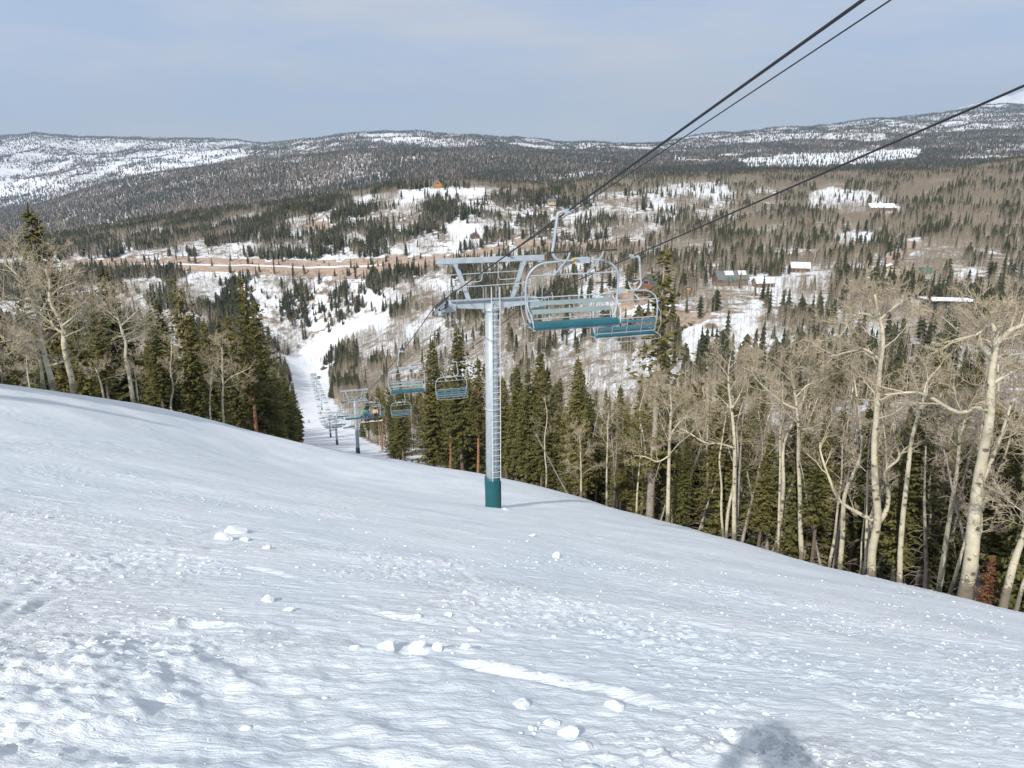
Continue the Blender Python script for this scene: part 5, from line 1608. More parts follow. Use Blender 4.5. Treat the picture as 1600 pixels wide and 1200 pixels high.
def instancer(name, pts, scl, rot, idx, templates, label, cat):
    me = bpy.data.meshes.new(name)
    me.vertices.add(len(pts)); me.vertices.foreach_set("co", pts.astype(np.float32).ravel())
    for nm, dat in (("scl", scl), ("rotz", rot)):
        a = me.attributes.new(nm, 'FLOAT', 'POINT'); a.data.foreach_set("value", dat.astype(np.float32))
    a = me.attributes.new("pick", 'INT', 'POINT'); a.data.foreach_set("value", idx.astype(np.int32))
    o = link(name, me)
    colx = bpy.data.collections.new(name + "_kinds")
    for k, t in enumerate(templates):
        q = bpy.data.objects.new("%s_kind_%d" % (name, k), t); colx.objects.link(q)
    ng = bpy.data.node_groups.new(name, 'GeometryNodeTree')
    ng.interface.new_socket("Geometry", in_out='INPUT', socket_type='NodeSocketGeometry')
    ng.interface.new_socket("Geometry", in_out='OUTPUT', socket_type='NodeSocketGeometry')
    N, L = ng.nodes, ng.links
    gi = N.new("NodeGroupInput"); go = N.new("NodeGroupOutput")
    iop = N.new("GeometryNodeInstanceOnPoints"); ci = N.new("GeometryNodeCollectionInfo")
    ci.inputs["Collection"].default_value = colx; ci.inputs["Separate Children"].default_value = True; ci.inputs["Reset Children"].default_value = True
    def attr(nm, ty):
        n = N.new("GeometryNodeInputNamedAttribute"); n.data_type = ty; n.inputs["Name"].default_value = nm; return n.outputs["Attribute"]
    cx = N.new("ShaderNodeCombineXYZ"); L.new(attr("rotz", 'FLOAT'), cx.inputs["Z"])
    e2r = N.new("FunctionNodeEulerToRotation"); L.new(cx.outputs[0], e2r.inputs[0])
    L.new(gi.outputs[0], iop.inputs["Points"]); L.new(ci.outputs[0], iop.inputs["Instance"])
    iop.inputs["Pick Instance"].default_value = True
    L.new(attr("pick", 'INT'), iop.inputs["Instance Index"]); L.new(e2r.outputs[0], iop.inputs["Rotation"])
    L.new(attr("scl", 'FLOAT'), iop.inputs["Scale"])
    L.new(iop.outputs[0], go.inputs[0])
    md = o.modifiers.new("plants", 'NODES'); md.node_group = ng
    tag(o, label, cat, None, "stuff")
    return o

# ---- houses are listed first so the woods leave room for them
HOUSES = [
    # px, py of the ground line, distance, size (w, d, h), yaw, kind, label
    (683, 294, 1395, (15, 11, 5.5), 0.35, "log", "orange log cabin with a steep dark roof on the snowy crest above the road"),
    (1012, 452, 520, (13, 10, 4.2), -0.45, "tealroof", "brown log cabin with a teal metal roof behind the chair seen from behind"),
    (1140, 446, 540, (22, 11, 5.5), 0.15, "lodge", "long reddish lodge with dark green-edged roof patched with snow"),
    (1192, 450, 530, (13, 8, 3.2), 0.1, "snowroof", "small brown house right of the long lodge, roof buried in snow"),
    (1248, 434, 610, (14, 9, 3.5), -0.2, "snowroof", "low house with a pale snowy roof, between the long lodge and the dirt road"),
    (1482, 480, 430, (31, 9, 5.2), 0.22, "modern", "long black flat-roofed house with snow on its slanting roof, at right"),
    (1442, 447, 560, (8, 6, 3.2), 0.1, "greenroof", "small house with a bright green roof above the long black house"),
    (1390, 452, 580, (15, 8, 3.4), -0.3, "greyroof", "grey-roofed house with a snow patch, left of the bright green roof"),
    (1375, 334, 1060, (34, 12, 5.0), 0.0, "snowroof", "wide low brown house under snow below the open snowfield at upper right"),
    (742, 388, 1120, (12, 9, 4.5), 0.3, "redhouse", "small red-brown house half hidden by trees beyond the tower's top beam"),
    (856, 392, 950, (12, 9, 5.0), 0.2, "redhouse", "red-brown cottage among trees just left of the big chair's hanger"),
    (862, 318, 1300, (12, 9, 4.5), 0.2, "yellow", "small pale yellow house on the wooded slope above the big chair's hanger"),
    (1075, 478, 500, (9, 7, 4.2), -0.3, "redhouse", "small red house with a lit yellow gable behind the ragged fir"),
]
for h in HOUSES:
    p = pix(h[0], h[1], h[2]); HOUSE_SPOTS.append((p.x, p.y, max(h[3]) * 0.6 + 1))

# the stand that fills the steep ground below the right edge, behind the trees built one by one
def joined(trm, cm, name):
    ca = np.zeros(len(trm.vertices) * 3, np.float32); trm.vertices.foreach_get("co", ca)
    cb = np.zeros(len(cm.vertices) * 3, np.float32); cm.vertices.foreach_get("co", cb)
    V = np.concatenate([ca, cb]).reshape(-1, 3); n0 = len(trm.vertices)
    F = [tuple(p.vertices) for p in trm.polygons] + [tuple(v + n0 for v in p.vertices) for p in cm.polygons]
    me = bpy.data.meshes.new(name); me.from_pydata([tuple(map(float, v)) for v in V], [], F)
    me.materials.append(trm.materials[0]); me.materials.append(cm.materials[0])
    me.polygons.foreach_set("material_index", [0] * len(trm.polygons) + [1] * len(cm.polygons)); return me
for nm, kind, cnt, lab in (("aspen_thicket", "aspen", 520, "thicket of bare aspens on the hidden slope beyond the right-hand trees"), ("conifer_thicket", "spruce", 330, "dark conifers mixed into the thicket beyond the right-hand trees")):
    tm = [joined(a_, b_, kind + "_whole") for a_, b_, c_ in CON[kind]]
    yy = rng.uniform(48, 240, cnt * 3) if kind == "aspen" else 24 + 200 * rng.rand(cnt * 4) ** 1.8
    xx = right_edge(yy) + (14 if kind == "aspen" else 4.5) + rng.rand(len(yy)) ** 1.3 * (0.8 * yy)
    zz = height(xx, yy); pxx, pyy = project(xx, yy, zz)
    kp = (pxx > 830) & (pxx < 1660) & ((zz + 11) / yy > horizon_ratio(xx, yy) + 0.002)
    xx, yy, zz = xx[kp][:cnt], yy[kp][:cnt], zz[kp][:cnt]
    instancer(nm, np.stack([xx, yy, zz - 0.1], -1), rng.uniform(0.7, 1.1, len(xx)) * (np.interp(yy, [24, 60, 200], [0.5, 0.68, 0.8]) if kind == "spruce" else 1), rng.uniform(0, 6.28, len(xx)), rng.randint(0, len(tm), len(xx)), tm, lab, "woods")

X, Y, Z, PX_, PY_, SP_, AS_ = sift(460000, 175, 1900, 0.62)
u = rng.rand(len(X))
k = 0.39
is_sp = u < SP_ * k
is_as = (~is_sp) & (u < (SP_ + AS_ * 1.15) * k)
# the largest looking ones become trees of their own
def split_large(mask, quota):
    idx = np.nonzero(mask)[0]
    order = idx[np.argsort(Y[idx])]
    return order[:quota], order[quota:]
big_sp, rest_sp = split_large(is_sp & (Y > 200), max(0, 296 - N_KIND["spruce"]))
big_as, rest_as = split_large(is_as & (Y > 200), max(0, 296 - N_KIND["aspen"]))
for kind, big, tmpl in (("spruce", big_sp, VS), ("aspen", big_as, VA)):
    for i in big:
        r = random.Random(int(i))
        me = tmpl[r.randrange(len(tmpl))]
        o = link(kind + "_tree", me, None, (X[i], Y[i], Z[i] - 0.1))
        o.rotation_euler[2] = r.uniform(0, 6.28); s = r.uniform(0.8, 1.2); o.scale = (s, s, s)
        where = "on the slope right of the run beyond the near trees" if X[i] > right_edge(Y[i]) else "left of the lower ski run"
        tag(o, ("small dark spruce " if kind == "spruce" else "small bare aspen ") + where, kind, "valley %ss nearest to the run" % kind)
for nm, idx, tmpl, lab, s0, s1 in (("conifer_woods", rest_sp, VS, "dark conifers scattered in bands over the valley slopes", 0.45, 1.3), ("aspen_woods", rest_as, VA, "leafless tan aspen woods covering the valley and the right-hand hill", 0.75, 1.2)):
    pts = np.stack([X[idx], Y[idx], Z[idx] - 0.1], -1)
    instancer(nm, pts, s0 + (s1 - s0) * rng.rand(len(idx)) ** 1.4, rng.uniform(0, 6.28, len(idx)), rng.randint(0, len(tmpl), len(idx)), tmpl, lab, "woods")
print("VALLEY", len(rest_sp), len(rest_as), len(big_sp), len(big_as), N_KIND)

# ---- far ridges: one mesh of simple tapering trees
def far_woods():
    n = 400000
    t = rng.rand(n)
    y = 1750 * (11200 / 1750) ** t
    x = (rng.rand(n) * 2 - 1) * (0.70 * y)
    z = height(x, y)
    px, py = project(x, y, z)
    keep = ((z + 12) / y > horizon_ratio(x, y) - 0.0006) & (px > -30) & (px < 1630)
    x, y, z, px, py = [a[keep] for a in (x, y, z, px, py)]
    red, green, blue = cover(px, py, x, y)
    nz = fbm(x / 420, y / 650, 4); nz2 = fbm(x / 150 + 9, y / 260, 3)
    d = np.interp(px, [0, 250, 500, 800, 1100, 1600], [0.72, 0.68, 0.95, 1.0, 0.95, 1.05]) * np.clip(0.85 + 2.6 * nz + 1.5 * nz2, 0.04, 2.2)
    d = np.where((y > 2600) & (y < 4300) & (px < 900), np.clip(d * 0.8 + 0.45, 0, 2), d)
    d = np.where((y > 5200) & (px < 450), d * (0.85 + 2.2 * sstep(-0.1, 0.35, fbm(x / 700 + 80, y / 500, 3))) + 0.5 * (py < 224), d)
    d = np.where(green > 0.5, d * np.where(y > 4500, 0.3, 0.06), d)
    d = np.where(y > 7800, d * 1.5 + 0.15 * (green < 0.5), d)
    d = d * np.clip((y / 3200.0), 0.45, 1.0)
    k = rng.rand(len(x)) < d
    x, y, z, px = x[k], y[k], z[k], px[k]
    m = len(x)
    brown = rng.rand(m) < np.interp(px, [0, 400, 900, 1600], [0.50, 0.50, 0.40, 0.35]) + 0.5 * fbm(x / 300 + 50, y / 400, 2)
    brown = brown & (y < 6500) | (brown & (rng.rand(m) < 0.5))
    s = np.where(y > 4500, 1.4, 1.08)
    H = rng.uniform(9, 17, m) * np.where(brown, 0.8, 1.0) * s; R = H * rng.uniform(0.13, 0.20, m) * np.where(brown, 1.25, 1.0) * s
    a = rng.uniform(0, 6.28, m)
    V = np.zeros((m, 4, 3), np.float32)
    for q in range(3):
        V[:, q, 0] = x + R * np.cos(a + 2.094 * q); V[:, q, 1] = y + R * np.sin(a + 2.094 * q); V[:, q, 2] = z - 1
    V[:, 3, 0] = x + rng.normal(0, .3, m); V[:, 3, 1] = y; V[:, 3, 2] = z + H
    base = np.arange(m)[:, None] * 4
    T = (base[:, :, None] + np.array([[0, 1, 3], [1, 2, 3], [2, 0, 3]])[None]).reshape(-1, 3)
    me = tri_mesh("distant_woods", V.reshape(-1, 3), T)
    c = np.where(brown[:, None], np.array([0.205, 0.165, 0.14])[None] * rng.uniform(.7, 1.35, m)[:, None], np.array([0.034, 0.040, 0.030])[None] * rng.uniform(.6, 1.7, m)[:, None])
    c = np.repeat(c, 4, axis=0)
    ca = me.color_attributes.new("tree_colour", 'FLOAT_COLOR', 'POINT')
    ca.data.foreach_set("color", np.concatenate([c, np.ones((len(c), 1))], 1).astype(np.float32).ravel())
    mt = bpy.data.materials.new("distant_tree"); mt.use_nodes = True
    b = mt.node_tree.nodes["Principled BSDF"]; b.inputs["Roughness"].default_value = 0.9; b.inputs["Specular IOR Level"].default_value = 0.05
    at = mt.node_tree.nodes.new("ShaderNodeAttribute"); at.attribute_name = "tree_colour"
    mt.node_tree.links.new(at.outputs["Color"], b.inputs["Base Color"])
    me.materials.append(mt)
    tag(link("distant_woods", me), "dark and grey-brown woods on the far snowy ridges", "woods", None, "stuff")
    print("FAR", m)
far_woods()

# ================================================================== houses, roads, snow lumps, people, haze
M_LOG = mat("orange_log", (0.42, 0.19, 0.06), 0.7, noise=0.3, scale=1.5)
M_BRLOG = mat("brown_log", (0.16, 0.08, 0.045), 0.7, noise=0.35, scale=1.5)
M_REDW = mat("red_board", (0.125, 0.06, 0.045), 0.75, noise=0.3, scale=1.2)
M_CREAM = mat("pale_board", (0.50, 0.43, 0.28), 0.75, noise=0.15, scale=1.2)
M_BLACKW = mat("black_cladding", (0.018, 0.020, 0.026), 0.6, noise=0.3, scale=1.2)
M_TEALR = mat("teal_roof_metal", (0.06, 0.125, 0.13), 0.45, noise=0.15, scale=0.6)
M_GREENR = mat("green_roof_metal", (0.03, 0.15, 0.11), 0.45, noise=0.15, scale=0.6)
M_GREYR = mat("grey_shingle", (0.13, 0.14, 0.14), 0.8, noise=0.3, scale=2)
M_ROOFSNOW = mat("roof_snow", (0.80, 0.84, 0.89), 0.6, noise=0.03, scale=0.6)
M_GLASS = mat("dark_window_glass", (0.03, 0.04, 0.05), 0.12)
M_TRIM = mat("trim", (0.32, 0.26, 0.18), 0.6, noise=0.1)
M_YEL = mat("yellow_gable", (0.62, 0.36, 0.06), 0.6, noise=0.1)

def slab(m, a, b, c, d, th, seg=0, wob=0.0, seed=0):
    """a sloping sheet a-b-c-d given thickness th"""
    a, b, c, d = map(Vector, (a, b, c, d)); n = (b - a).cross(d - a).normalized() * th
    i = len(m.v); m.v += [a, b, c, d, a + n, b + n, c + n, d + n]
    for f in ((0, 3, 2, 1), (4, 5, 6, 7), (0, 1, 5, 4), (1, 2, 6, 5), (2, 3, 7, 6), (3, 0, 4, 7)): m.f.append(tuple(i + k for k in f))

def house(px, py, y, size, yaw, kind, label):
    p = pix(px, py, y); w, dpt, h = size
    gz = hz(p.x, y)
    z0 = max(gz, min(p.z, gz + 4)) - 0.2
    wallm = {"log": M_LOG, "tealroof": M_BRLOG, "lodge": M_REDW, "snowroof": M_BRLOG, "modern": M_BLACKW, "greenroof": M_CREAM, "greyroof": M_CREAM, "redhouse": M_REDW, "yellow": M_CREAM}[kind]
    roofm = {"log": M_GREYR, "tealroof": M_TEALR, "lodge": M_GREYR, "snowroof": M_GREYR, "modern": M_BLACKW, "greenroof": M_GREENR, "greyroof": M_GREYR, "redhouse": M_GREYR, "yellow": M_GREYR}[kind]
    t = thing("house" if kind not in ("log", "tealroof", "lodge") else ("cabin" if kind != "lodge" else "lodge"), label, "house", (p.x, y, z0), yaw)
    hw, hd = w / 2, dpt / 2
    r = random.Random(int(px))
    snow_amt = {"snowroof": 1, "modern": 1, "lodge": 0.4, "greyroof": 0.45}.get(kind, 0)
    if kind == "modern":
        m = MB(); i = 0
        prof = [(-hw, -2), (hw, -2), (hw, h * 0.62), (-hw, h)]
        b = len(m.v)
        for yy in (-hd, hd):
            for (xx, zz) in prof: m.v.append(Vector((xx, yy, zz)))
        for k in range(4): m.f.append((b + k, b + (k + 1) % 4, b + 4 + (k + 1) % 4, b + 4 + k))
        m.f.append((b + 3, b + 2, b + 1, b)); m.f.append((b + 4, b + 5, b + 6, b + 7))
        m.build("wall", wallm, t)
        m = MB(); slab(m, (-hw - 1, -hd - 1.5, h + .02), (hw + 1, -hd - 1.5, h * .60 + .02), (hw + 1, hd + 1, h * .60 + .02), (-hw - 1, hd + 1, h + .02), 0.3)
        rf = m.build("roof", roofm, t)
        m = MB(); slab(m, (-hw - .8, -hd - 1.3, h + .34), (hw + .8, -hd - 1.3, h * .60 + .34), (hw + .8, hd + .8, h * .60 + .34), (-hw - .8, hd + .8, h + .34), 0.5)
        m.build("roof_snow", M_ROOFSNOW, rf, bevel=0.15)
        for k in range(6):
            x = -hw + 2.5 + k * (w - 5) / 5
            f = MB(); f.box((x, -hd - 0.03, h * 0.38), (2.6, 0.08, 1.9)); fo = f.build("window", M_TRIM if k == 3 else M_GREYR, t)
            g = MB(); g.box((x, -hd - 0.09, h * 0.38), (2.3, 0.05, 1.6)); g.build("pane", M_GLASS, fo)
        m = MB(); m.box((hw * 0.45, -hd - 0.1, 0.6), (1.8, 0.1, 5)); m.build("panel", M_TRIM, t)
        return t
    rh = {"log": 0.75, "tealroof": 0.60, "lodge": 0.42, "greenroof": 0.5}.get(kind, 0.38) * dpt
    gable_front = kind in ("log", "tealroof", "redhouse", "greyroof")
    # walls with gable: ridge runs along local X, or along Y for a gable towards us
    m = MB()
    if gable_front:
        prof = [(-hw, -2), (hw, -2), (hw, h), (0, h + rh), (-hw, h)]
        b = len(m.v)
        for yy in (-hd, hd):
            for (xx, zz) in prof: m.v.append(Vector((xx, yy, zz)))
    else:
        prof = [(-hd, -2), (hd, -2), (hd, h), (0, h + rh), (-hd, h)]
        b = len(m.v)
        for xx in (-hw, hw):
            for (yy, zz) in prof: m.v.append(Vector((xx, yy, zz)))
    for k in range(5):
        if k in (2, 3): continue
        m.f.append((b + k, b + (k + 1) % 5, b + 5 + (k + 1) % 5, b + 5 + k))
    m.f.append(tuple(b + k for k in (4, 3, 2, 1, 0))); m.f.append(tuple(b + 5 + k for k in range(5)))
    m.f.append((b + 2, b + 3, b + 8, b + 7)); m.f.append((b + 3, b + 4, b + 9, b + 8))
    wl_ = m.build("wall", wallm, t)
    o = 0.7; m = MB()
    e = rh / (hw if gable_front else hd) * o
    if gable_front:
        slab(m, (-hw - o, -hd - o, h - e + .03), (0, -hd - o, h + rh + .03), (0, hd + o, h + rh + .03), (-hw - o, hd + o, h - e + .03), 0.22)
        slab(m, (0, -hd - o, h + rh + .03), (hw + o, -hd - o, h - e + .03), (hw + o, hd + o, h - e + .03), (0, hd + o, h + rh + .03), 0.22)
    else:
        slab(m, (-hw - o, -hd - o, h - e + .03), (hw + o, -hd - o, h - e + .03), (hw + o, 0, h + rh + .03), (-hw - o, 0, h + rh + .03), 0.22)
        slab(m, (-hw - o, 0, h + rh + .03), (hw + o, 0, h + rh + .03), (hw + o, hd + o, h - e + .03), (-hw - o, hd + o, h - e + .03), 0.22)
    rf = m.build("roof", roofm, t)
    m = MB(); m.box((hw * 0.4, hd * 0.3, h + rh), (0.9, 0.9, 2.0)); m.build("chimney", M_GREYR, rf)
    if snow_amt >= 1:
        m = MB(); k = 0.34
        slab(m, (-hw - o + .2, -hd - o + .2, h - e + k), (hw + o - .2, -hd - o + .2, h - e + k), (hw + o - .2, 0, h + rh + k), (-hw - o + .2, 0, h + rh + k), 0.45)
        slab(m, (-hw - o + .2, 0, h + rh + k), (hw + o - .2, 0, h + rh + k), (hw + o - .2, hd + o - .2, h - e + k), (-hw - o + .2, hd + o - .2, h - e + k), 0.45)
        m.build("roof_snow", M_ROOFSNOW, rf)
    elif snow_amt > 0:
        for x0, x1 in ((-hw * 0.45, hw * 0.1), (hw * 0.45, hw * 0.95)):
            m = MB(); k = 0.30; f0, f1 = 0.35, 0.95
            za, zb = (h - e) + (rh + e) * f0 + k, (h - e) + (rh + e) * f1 + k
            if gable_front: slab(m, (-hw * (1 - f0), x0 * .5, za), (-hw * (1 - f1), x0 * .5, zb), (-hw * (1 - f1), x1, zb), (-hw * (1 - f0), x1, za), 0.25)
            else: slab(m, (x0, -hd * (1 - f0), za), (x1, -hd * (1 - f0), za), (x1, -hd * (1 - f1), zb), (x0, -hd * (1 - f1), zb), 0.25)
            m.build("roof_snow", M_ROOFSNOW, rf)
    if kind == "lodge":
        m = MB(); m.box((0, -hd - o - .05, h - e + .1), (w + 1.4, 0.18, 0.45)); m.build("fascia", M_GREENR, rf)
        m = MB()
        b = len(m.v); m.v += [Vector(v) for v in ((-7, -hd - 2, h - 1), (1, -hd - 2, h - 1), (-3, -hd - 2, h + 2.2), (-7, 0, h - 1), (1, 0, h - 1), (-3, 0, h + 2.2))]
        m.f += [(b, b + 1, b + 2), (b + 1, b + 4, b + 5, b + 2), (b + 3, b, b + 2, b + 5), (b + 4, b + 3, b + 5)]
        m.build("dormer", M_GREENR, rf)
    n = 3 if w > 11 else 2
    for k in range(n):
        x = -hw + w * (k + 0.5) / n
        if k == n // 2 and kind != "lodge":
            d = MB(); d.box((x, -hd - 0.04, 1.05), (1.1, 0.08, 2.1)); do = d.build("door", M_TRIM, t)
            continue
        f = MB(); f.box((x, -hd - 0.03, h * 0.55), (1.9, 0.08, 1.6)); fo = f.build("window", M_TRIM, t)
        g = MB(); g.box((x, -hd - 0.09, h * 0.55), (1.6, 0.05, 1.3)); g.build("pane", M_GLASS, fo)
    if gable_front:
        f = MB(); f.box((0, -hd - 0.03, h + rh * 0.3), (w * 0.28, 0.08, rh * 0.4)); fo = f.build("window", M_TRIM, t)
        g = MB(); g.box((0, -hd - 0.09, h + rh * 0.3), (w * 0.24, 0.05, rh * 0.32)); g.build("pane", M_YEL if px == 1075 else M_GLASS, fo)
    if kind in ("log", "tealroof", "lodge"):
        m = MB(); m.box((0, -hd - 1.6, 0.2), (w, 3.0, 0.25))
        for k in range(5): m.box((-hw + 0.2 + k * (w - .4) / 4, -hd - 3.0, 0.2), (0.22, 0.22, 2.4))
        m.box((0, -hd - 3.0, 1.3), (w, 0.12, 0.12)); m.build("deck", wallm, t)
    return t

for h in HOUSES: house(*h)

# bare earth mound behind the chairs
M_EARTH = mat("tan_earth", (0.42, 0.33, 0.245), 0.9, noise=0.2, scale=0.4, bump=0.5, bump_scale=0.6)
p_ = pix(972, 478, 470); V = []; F = []
for i in range(10):
    for k in range(36):
        a = 6.2832 * k / 36; f = i / 9; r = f * (1 + 0.08 * math.sin(3 * a + 1))
        V.append((12 * r * math.cos(a), 7 * r * math.sin(a), 4.6 * (1 - f ** 2.4) - 0.8 + 0.25 * math.sin(5 * a) * f))
for i in range(9):
    for k in range(36): F.append((i * 36 + k, i * 36 + (k + 1) % 36, (i + 1) * 36 + (k + 1) % 36, (i + 1) * 36 + k))
me = new_mesh("earth_mound", V, F, True); me.materials.append(M_EARTH)
tag(link("earth_mound", me, None, (p_.x, 470, hz(p_.x, 470))), "smooth mound of bare tan earth seen through the nearest chairs", "earth mound")

# ---- roads
M_ROAD = mat("gravel_road", (0.36, 0.275, 0.215), 0.9, noise=0.25, scale=0.3)
M_BANK = mat("ploughed_snow", (0.76, 0.79, 0.84), 0.8, noise=0.08, scale=0.3)
def far_hit(px, py, y0, y1):
    v = (py - 600.0) / FOC; u = (px - 800.0) / FOC / (CP - v * SP); r = py_ratio(py)
    ys = np.linspace(y0, y1, 900); hh = height(u * ys, ys) - r * ys
    k = np.nonzero(hh > 0)[0]
    yy = ys[k[0]] if len(k) else ys[int(np.argmax(hh))]
    return Vector((u * yy, yy, 0))
def ribbon(name, pts, width, raise_, m, seed=0, broken=False):
    P = smooth_path(pts, 10); V = []; F = []; rnd = random.Random(seed)
    for i, p in enumerate(P):
        d = (P[min(i + 1, len(P) - 1)] - P[max(i - 1, 0)]).normalized(); n = Vector((-d.y, d.x, 0))
        w = width * (rnd.uniform(0.3, 1.3) if broken else rnd.uniform(.9, 1.1))
        zs = [hz((p + n * s * w / 2).x, (p + n * s * w / 2).y) for s in (-1, 0, 1)]
        zt = max(zs) * 0.5 + zs[1] * 0.5 + raise_
        for s in (-1, -0.8, 0.8, 1):
            q = p + n * s * w / 2; V.append(Vector((q.x, q.y, zt if abs(s) < 1 else zt - raise_ - 2.0)))
    for i in range(len(P) - 1):
        for k in range(3): F.append((4 * i + k, 4 * i + k + 1, 4 * i + 5 + k, 4 * i + 4 + k))
    me = new_mesh(name, V, F); me.materials.append(m)
    return tag(link(name, me), kind="structure")
HW = [far_hit(px, py, 900, 1100) for px, py in ((95, 418), (200, 416), (320, 417), (430, 419), (520, 421), (600, 417), (690, 413))]
ribbon("road", HW, 9, 0.5, M_ROAD)
HW2 = [v + Vector((0, 6.5, 0)) for v in HW[1:6]]
ribbon("snow_bank", HW2, 3.0, 1.1, M_BANK, 3, True)
ribbon("road", [far_hit(px, py, 450, 1000) for px, py in ((1386, 418), (1394, 402), (1412, 390), (1440, 380))], 9, 0.4, M_ROAD, 4)
ribbon("road", [far_hit(px, py, 450, 1000) for px, py in ((1270, 386), (1320, 385), (1380, 384), (1440, 380), (1480, 374))], 7, 0.4, M_ROAD, 5)
ribbon("road", [far_hit(px, py, 450, 1100) for px, py in ((810, 384), (870, 388), (930, 388), (1000, 384))], 6, 0.4, M_ROAD, 6)

# dark bushes on the road cut
V, T = [], []
for k in range(150):
    px = rng.uniform(110, 780); p = far_hit(px, rng.uniform(402, 432), 900, 1090)
    z = hz(p.x, p.y); s = rng.uniform(0.7, 1.8)
    for q in range(14):
        a = rng.uniform(0, 6.28); e = rng.uniform(0.2, 1.4); d = np.array([math.cos(a) * math.cos(e), math.sin(a) * math.cos(e), math.sin(e)]) * s
        n_ = np.cross(d, [0.3, 0.2, 1]) * 0.35; i = len(V)
        c = np.array([p.x, p.y, z])
        V += [c - n_, c + n_, c + d]; T.append((i, i + 1, i + 2))
me = tri_mesh("sagebrush", V, T); me.materials.append(M_FARSPRUCE)
tag(link("sagebrush", me), "low dark bushes dotting the pinkish road cut", "bushes", None, "stuff")

# ---- lumps of snow
def lump_mesh(seed, flat=0.6):
    rnd = np.random.RandomState(seed)
    bm_ = []
    import bmesh
    b = bmesh.new(); bmesh.ops.create_icosphere(b, subdivisions=3, radius=1.0)
    planes = rnd.normal(size=(9, 3)); planes /= np.linalg.norm(planes, axis=1)[:, None]; offs = rnd.uniform(0.55, 0.9, 9)
    for v in b.verts:
        c = np.array(v.co)
        for n_, o_ in zip(planes, offs):
            d = c @ n_ - o_
            if d > 0: c = c - n_ * d * 0.92
        c = c * (1 + 0.24 * float(fbm(np.array([c[0] * 2.2 + seed]), np.array([c[1] * 2.2 + c[2] * 1.7]), 3)[0]) + 0.05 * rnd.normal() * 0.5)
        c[2] *= flat
        v.co = c
    me = bpy.data.meshes.new("snow_chunk"); b.to_mesh(me); b.free()
    me.materials.append(M_CLOD)
    me.polygons.foreach_set("use_smooth", [True] * len(me.polygons))
    me.set_sharp_from_angle(angle=math.radians(24))
    return me
LUMPS = [lump_mesh(s, f) for s, f in ((1, .6), (2, .75), (3, .5), (4, .65), (5, .8))]
CHUNKS = [  # px, py, width in photo px, label
    (368, 832, 34, "largest chunk of a little snow heap in the middle of the left slope"),
    (350, 843, 26, "left chunk of the little snow heap on the left slope"),
    (384, 846, 20, "small chunk at the right foot of the little snow heap"),
    (605, 1015, 36, "rounded snow block, left one of the row low in the centre"),
    (652, 1014, 28, "flat snow block, middle of the row low in the centre"),
    (682, 1015, 22, "snow block at the right end of the low central row"),
    (727, 1014, 18, "single snow lump just right of the low central row"),
    (740, 988, 20, "snow lump lying alone above the low central row"),
    (865, 998, 9, "little snow ball right of the lone lump in the centre"),
    (845, 1058, 9, "little snow ball between the central row and the bottom blocks"),
    (815, 1106, 32, "snow block at bottom centre, upper left of the broken group"),
    (862, 1134, 24, "middle snow block of the broken group at bottom centre"),
    (888, 1152, 34, "long split snow block, lowest of the broken group at bottom"),
    (916, 1168, 24, "right-hand snow block of the broken group at bottom"),
    (832, 1140, 20, "small snow block left under the broken group at bottom"),
    (960, 1108, 34, "flat wedge of snow lying alone right of the broken group"),
    (1197, 1117, 11, "small snow ball at the head of the photographer's shadow"),
    (1334, 1086, 9, "tiny snow ball right of the photographer's shadow"),
    (1488, 1132, 8, "tiny snow ball at lower right"),
    (1096, 1116, 7, "tiny snow ball left of the photographer's shadow"),
    (790, 797, 12, "snow clod at the foot of the nearest tower's pad"),
    (870, 872, 20, "crumbly snow lump right of centre below the tower"),
    (832, 838, 14, "snow lump below the nearest tower, left one"),
    (418, 858, 16, "small lump right below the little snow heap"),
    (555, 1015, 18, "small lump left of the low central row"),
    (418, 940, 26, "rough lump in the crumbly band left of centre"),
    (452, 955, 18, "lesser lump in the crumbly band left of centre"),
    (700, 962, 12, "small lump in the crumbly band near the centre"),
]
def slope_hit(px, py):
    r = py_ratio(py); v = (py - 600.0) / FOC; u = (px - 800.0) / FOC / (CP - v * SP)
    ys = np.exp(np.linspace(math.log(1.6), math.log(120), 400))
    hh = snow_detail(u * ys, ys, height(u * ys, ys))
    k = int(np.argmax(hh > r * ys)); y = ys[max(k, 1)]
    return float(u * y), float(y), float(hh[max(k, 1)])
for k, (px, py, w, lab) in enumerate(CHUNKS):
    x, y, z = slope_hit(px, py)
    s = w / FOC * (y * CP - z * SP) / 2
    o = link("snow_chunk", LUMPS[k % 5], None, (x, y, z + s * 0.08))
    r = random.Random(k); o.scale = (s * 1.1, s * r.uniform(.7, .95), s * r.uniform(.8, 1.0)); o.rotation_euler = (r.uniform(-.4, .4), r.uniform(-.4, .4), r.uniform(0, 6.28))
    tag(o, lab, "snow chunk", "lumps of snow lying on the slope")

# crumbs nobody could count
V, T = [], []
_ico_v = np.array([(0, 0, 1), (.89, 0, .45), (.28, .85, .45), (-.72, .53, .45), (-.72, -.53, .45), (.28, -.85, .45), (.72, .53, -.45), (-.28, .85, -.45), (-.89, 0, -.45), (-.28, -.85, -.45), (.72, -.53, -.45), (0, 0, -1)])
_ico_f = np.array([(0, 1, 2), (0, 2, 3), (0, 3, 4), (0, 4, 5), (0, 5, 1), (1, 6, 2), (2, 7, 3), (3, 8, 4), (4, 9, 5), (5, 10, 1), (6, 7, 2), (7, 8, 3), (8, 9, 4), (9, 10, 5), (10, 6, 1), (6, 11, 7), (7, 11, 8), (8, 11, 9), (9, 11, 10), (10, 11, 6)])
NCR = 9000
cy = 2.0 * (17 / 2.0) ** rng.rand(NCR); cx = (rng.rand(NCR) * 2 - 1) * (0.85 * cy + 1)
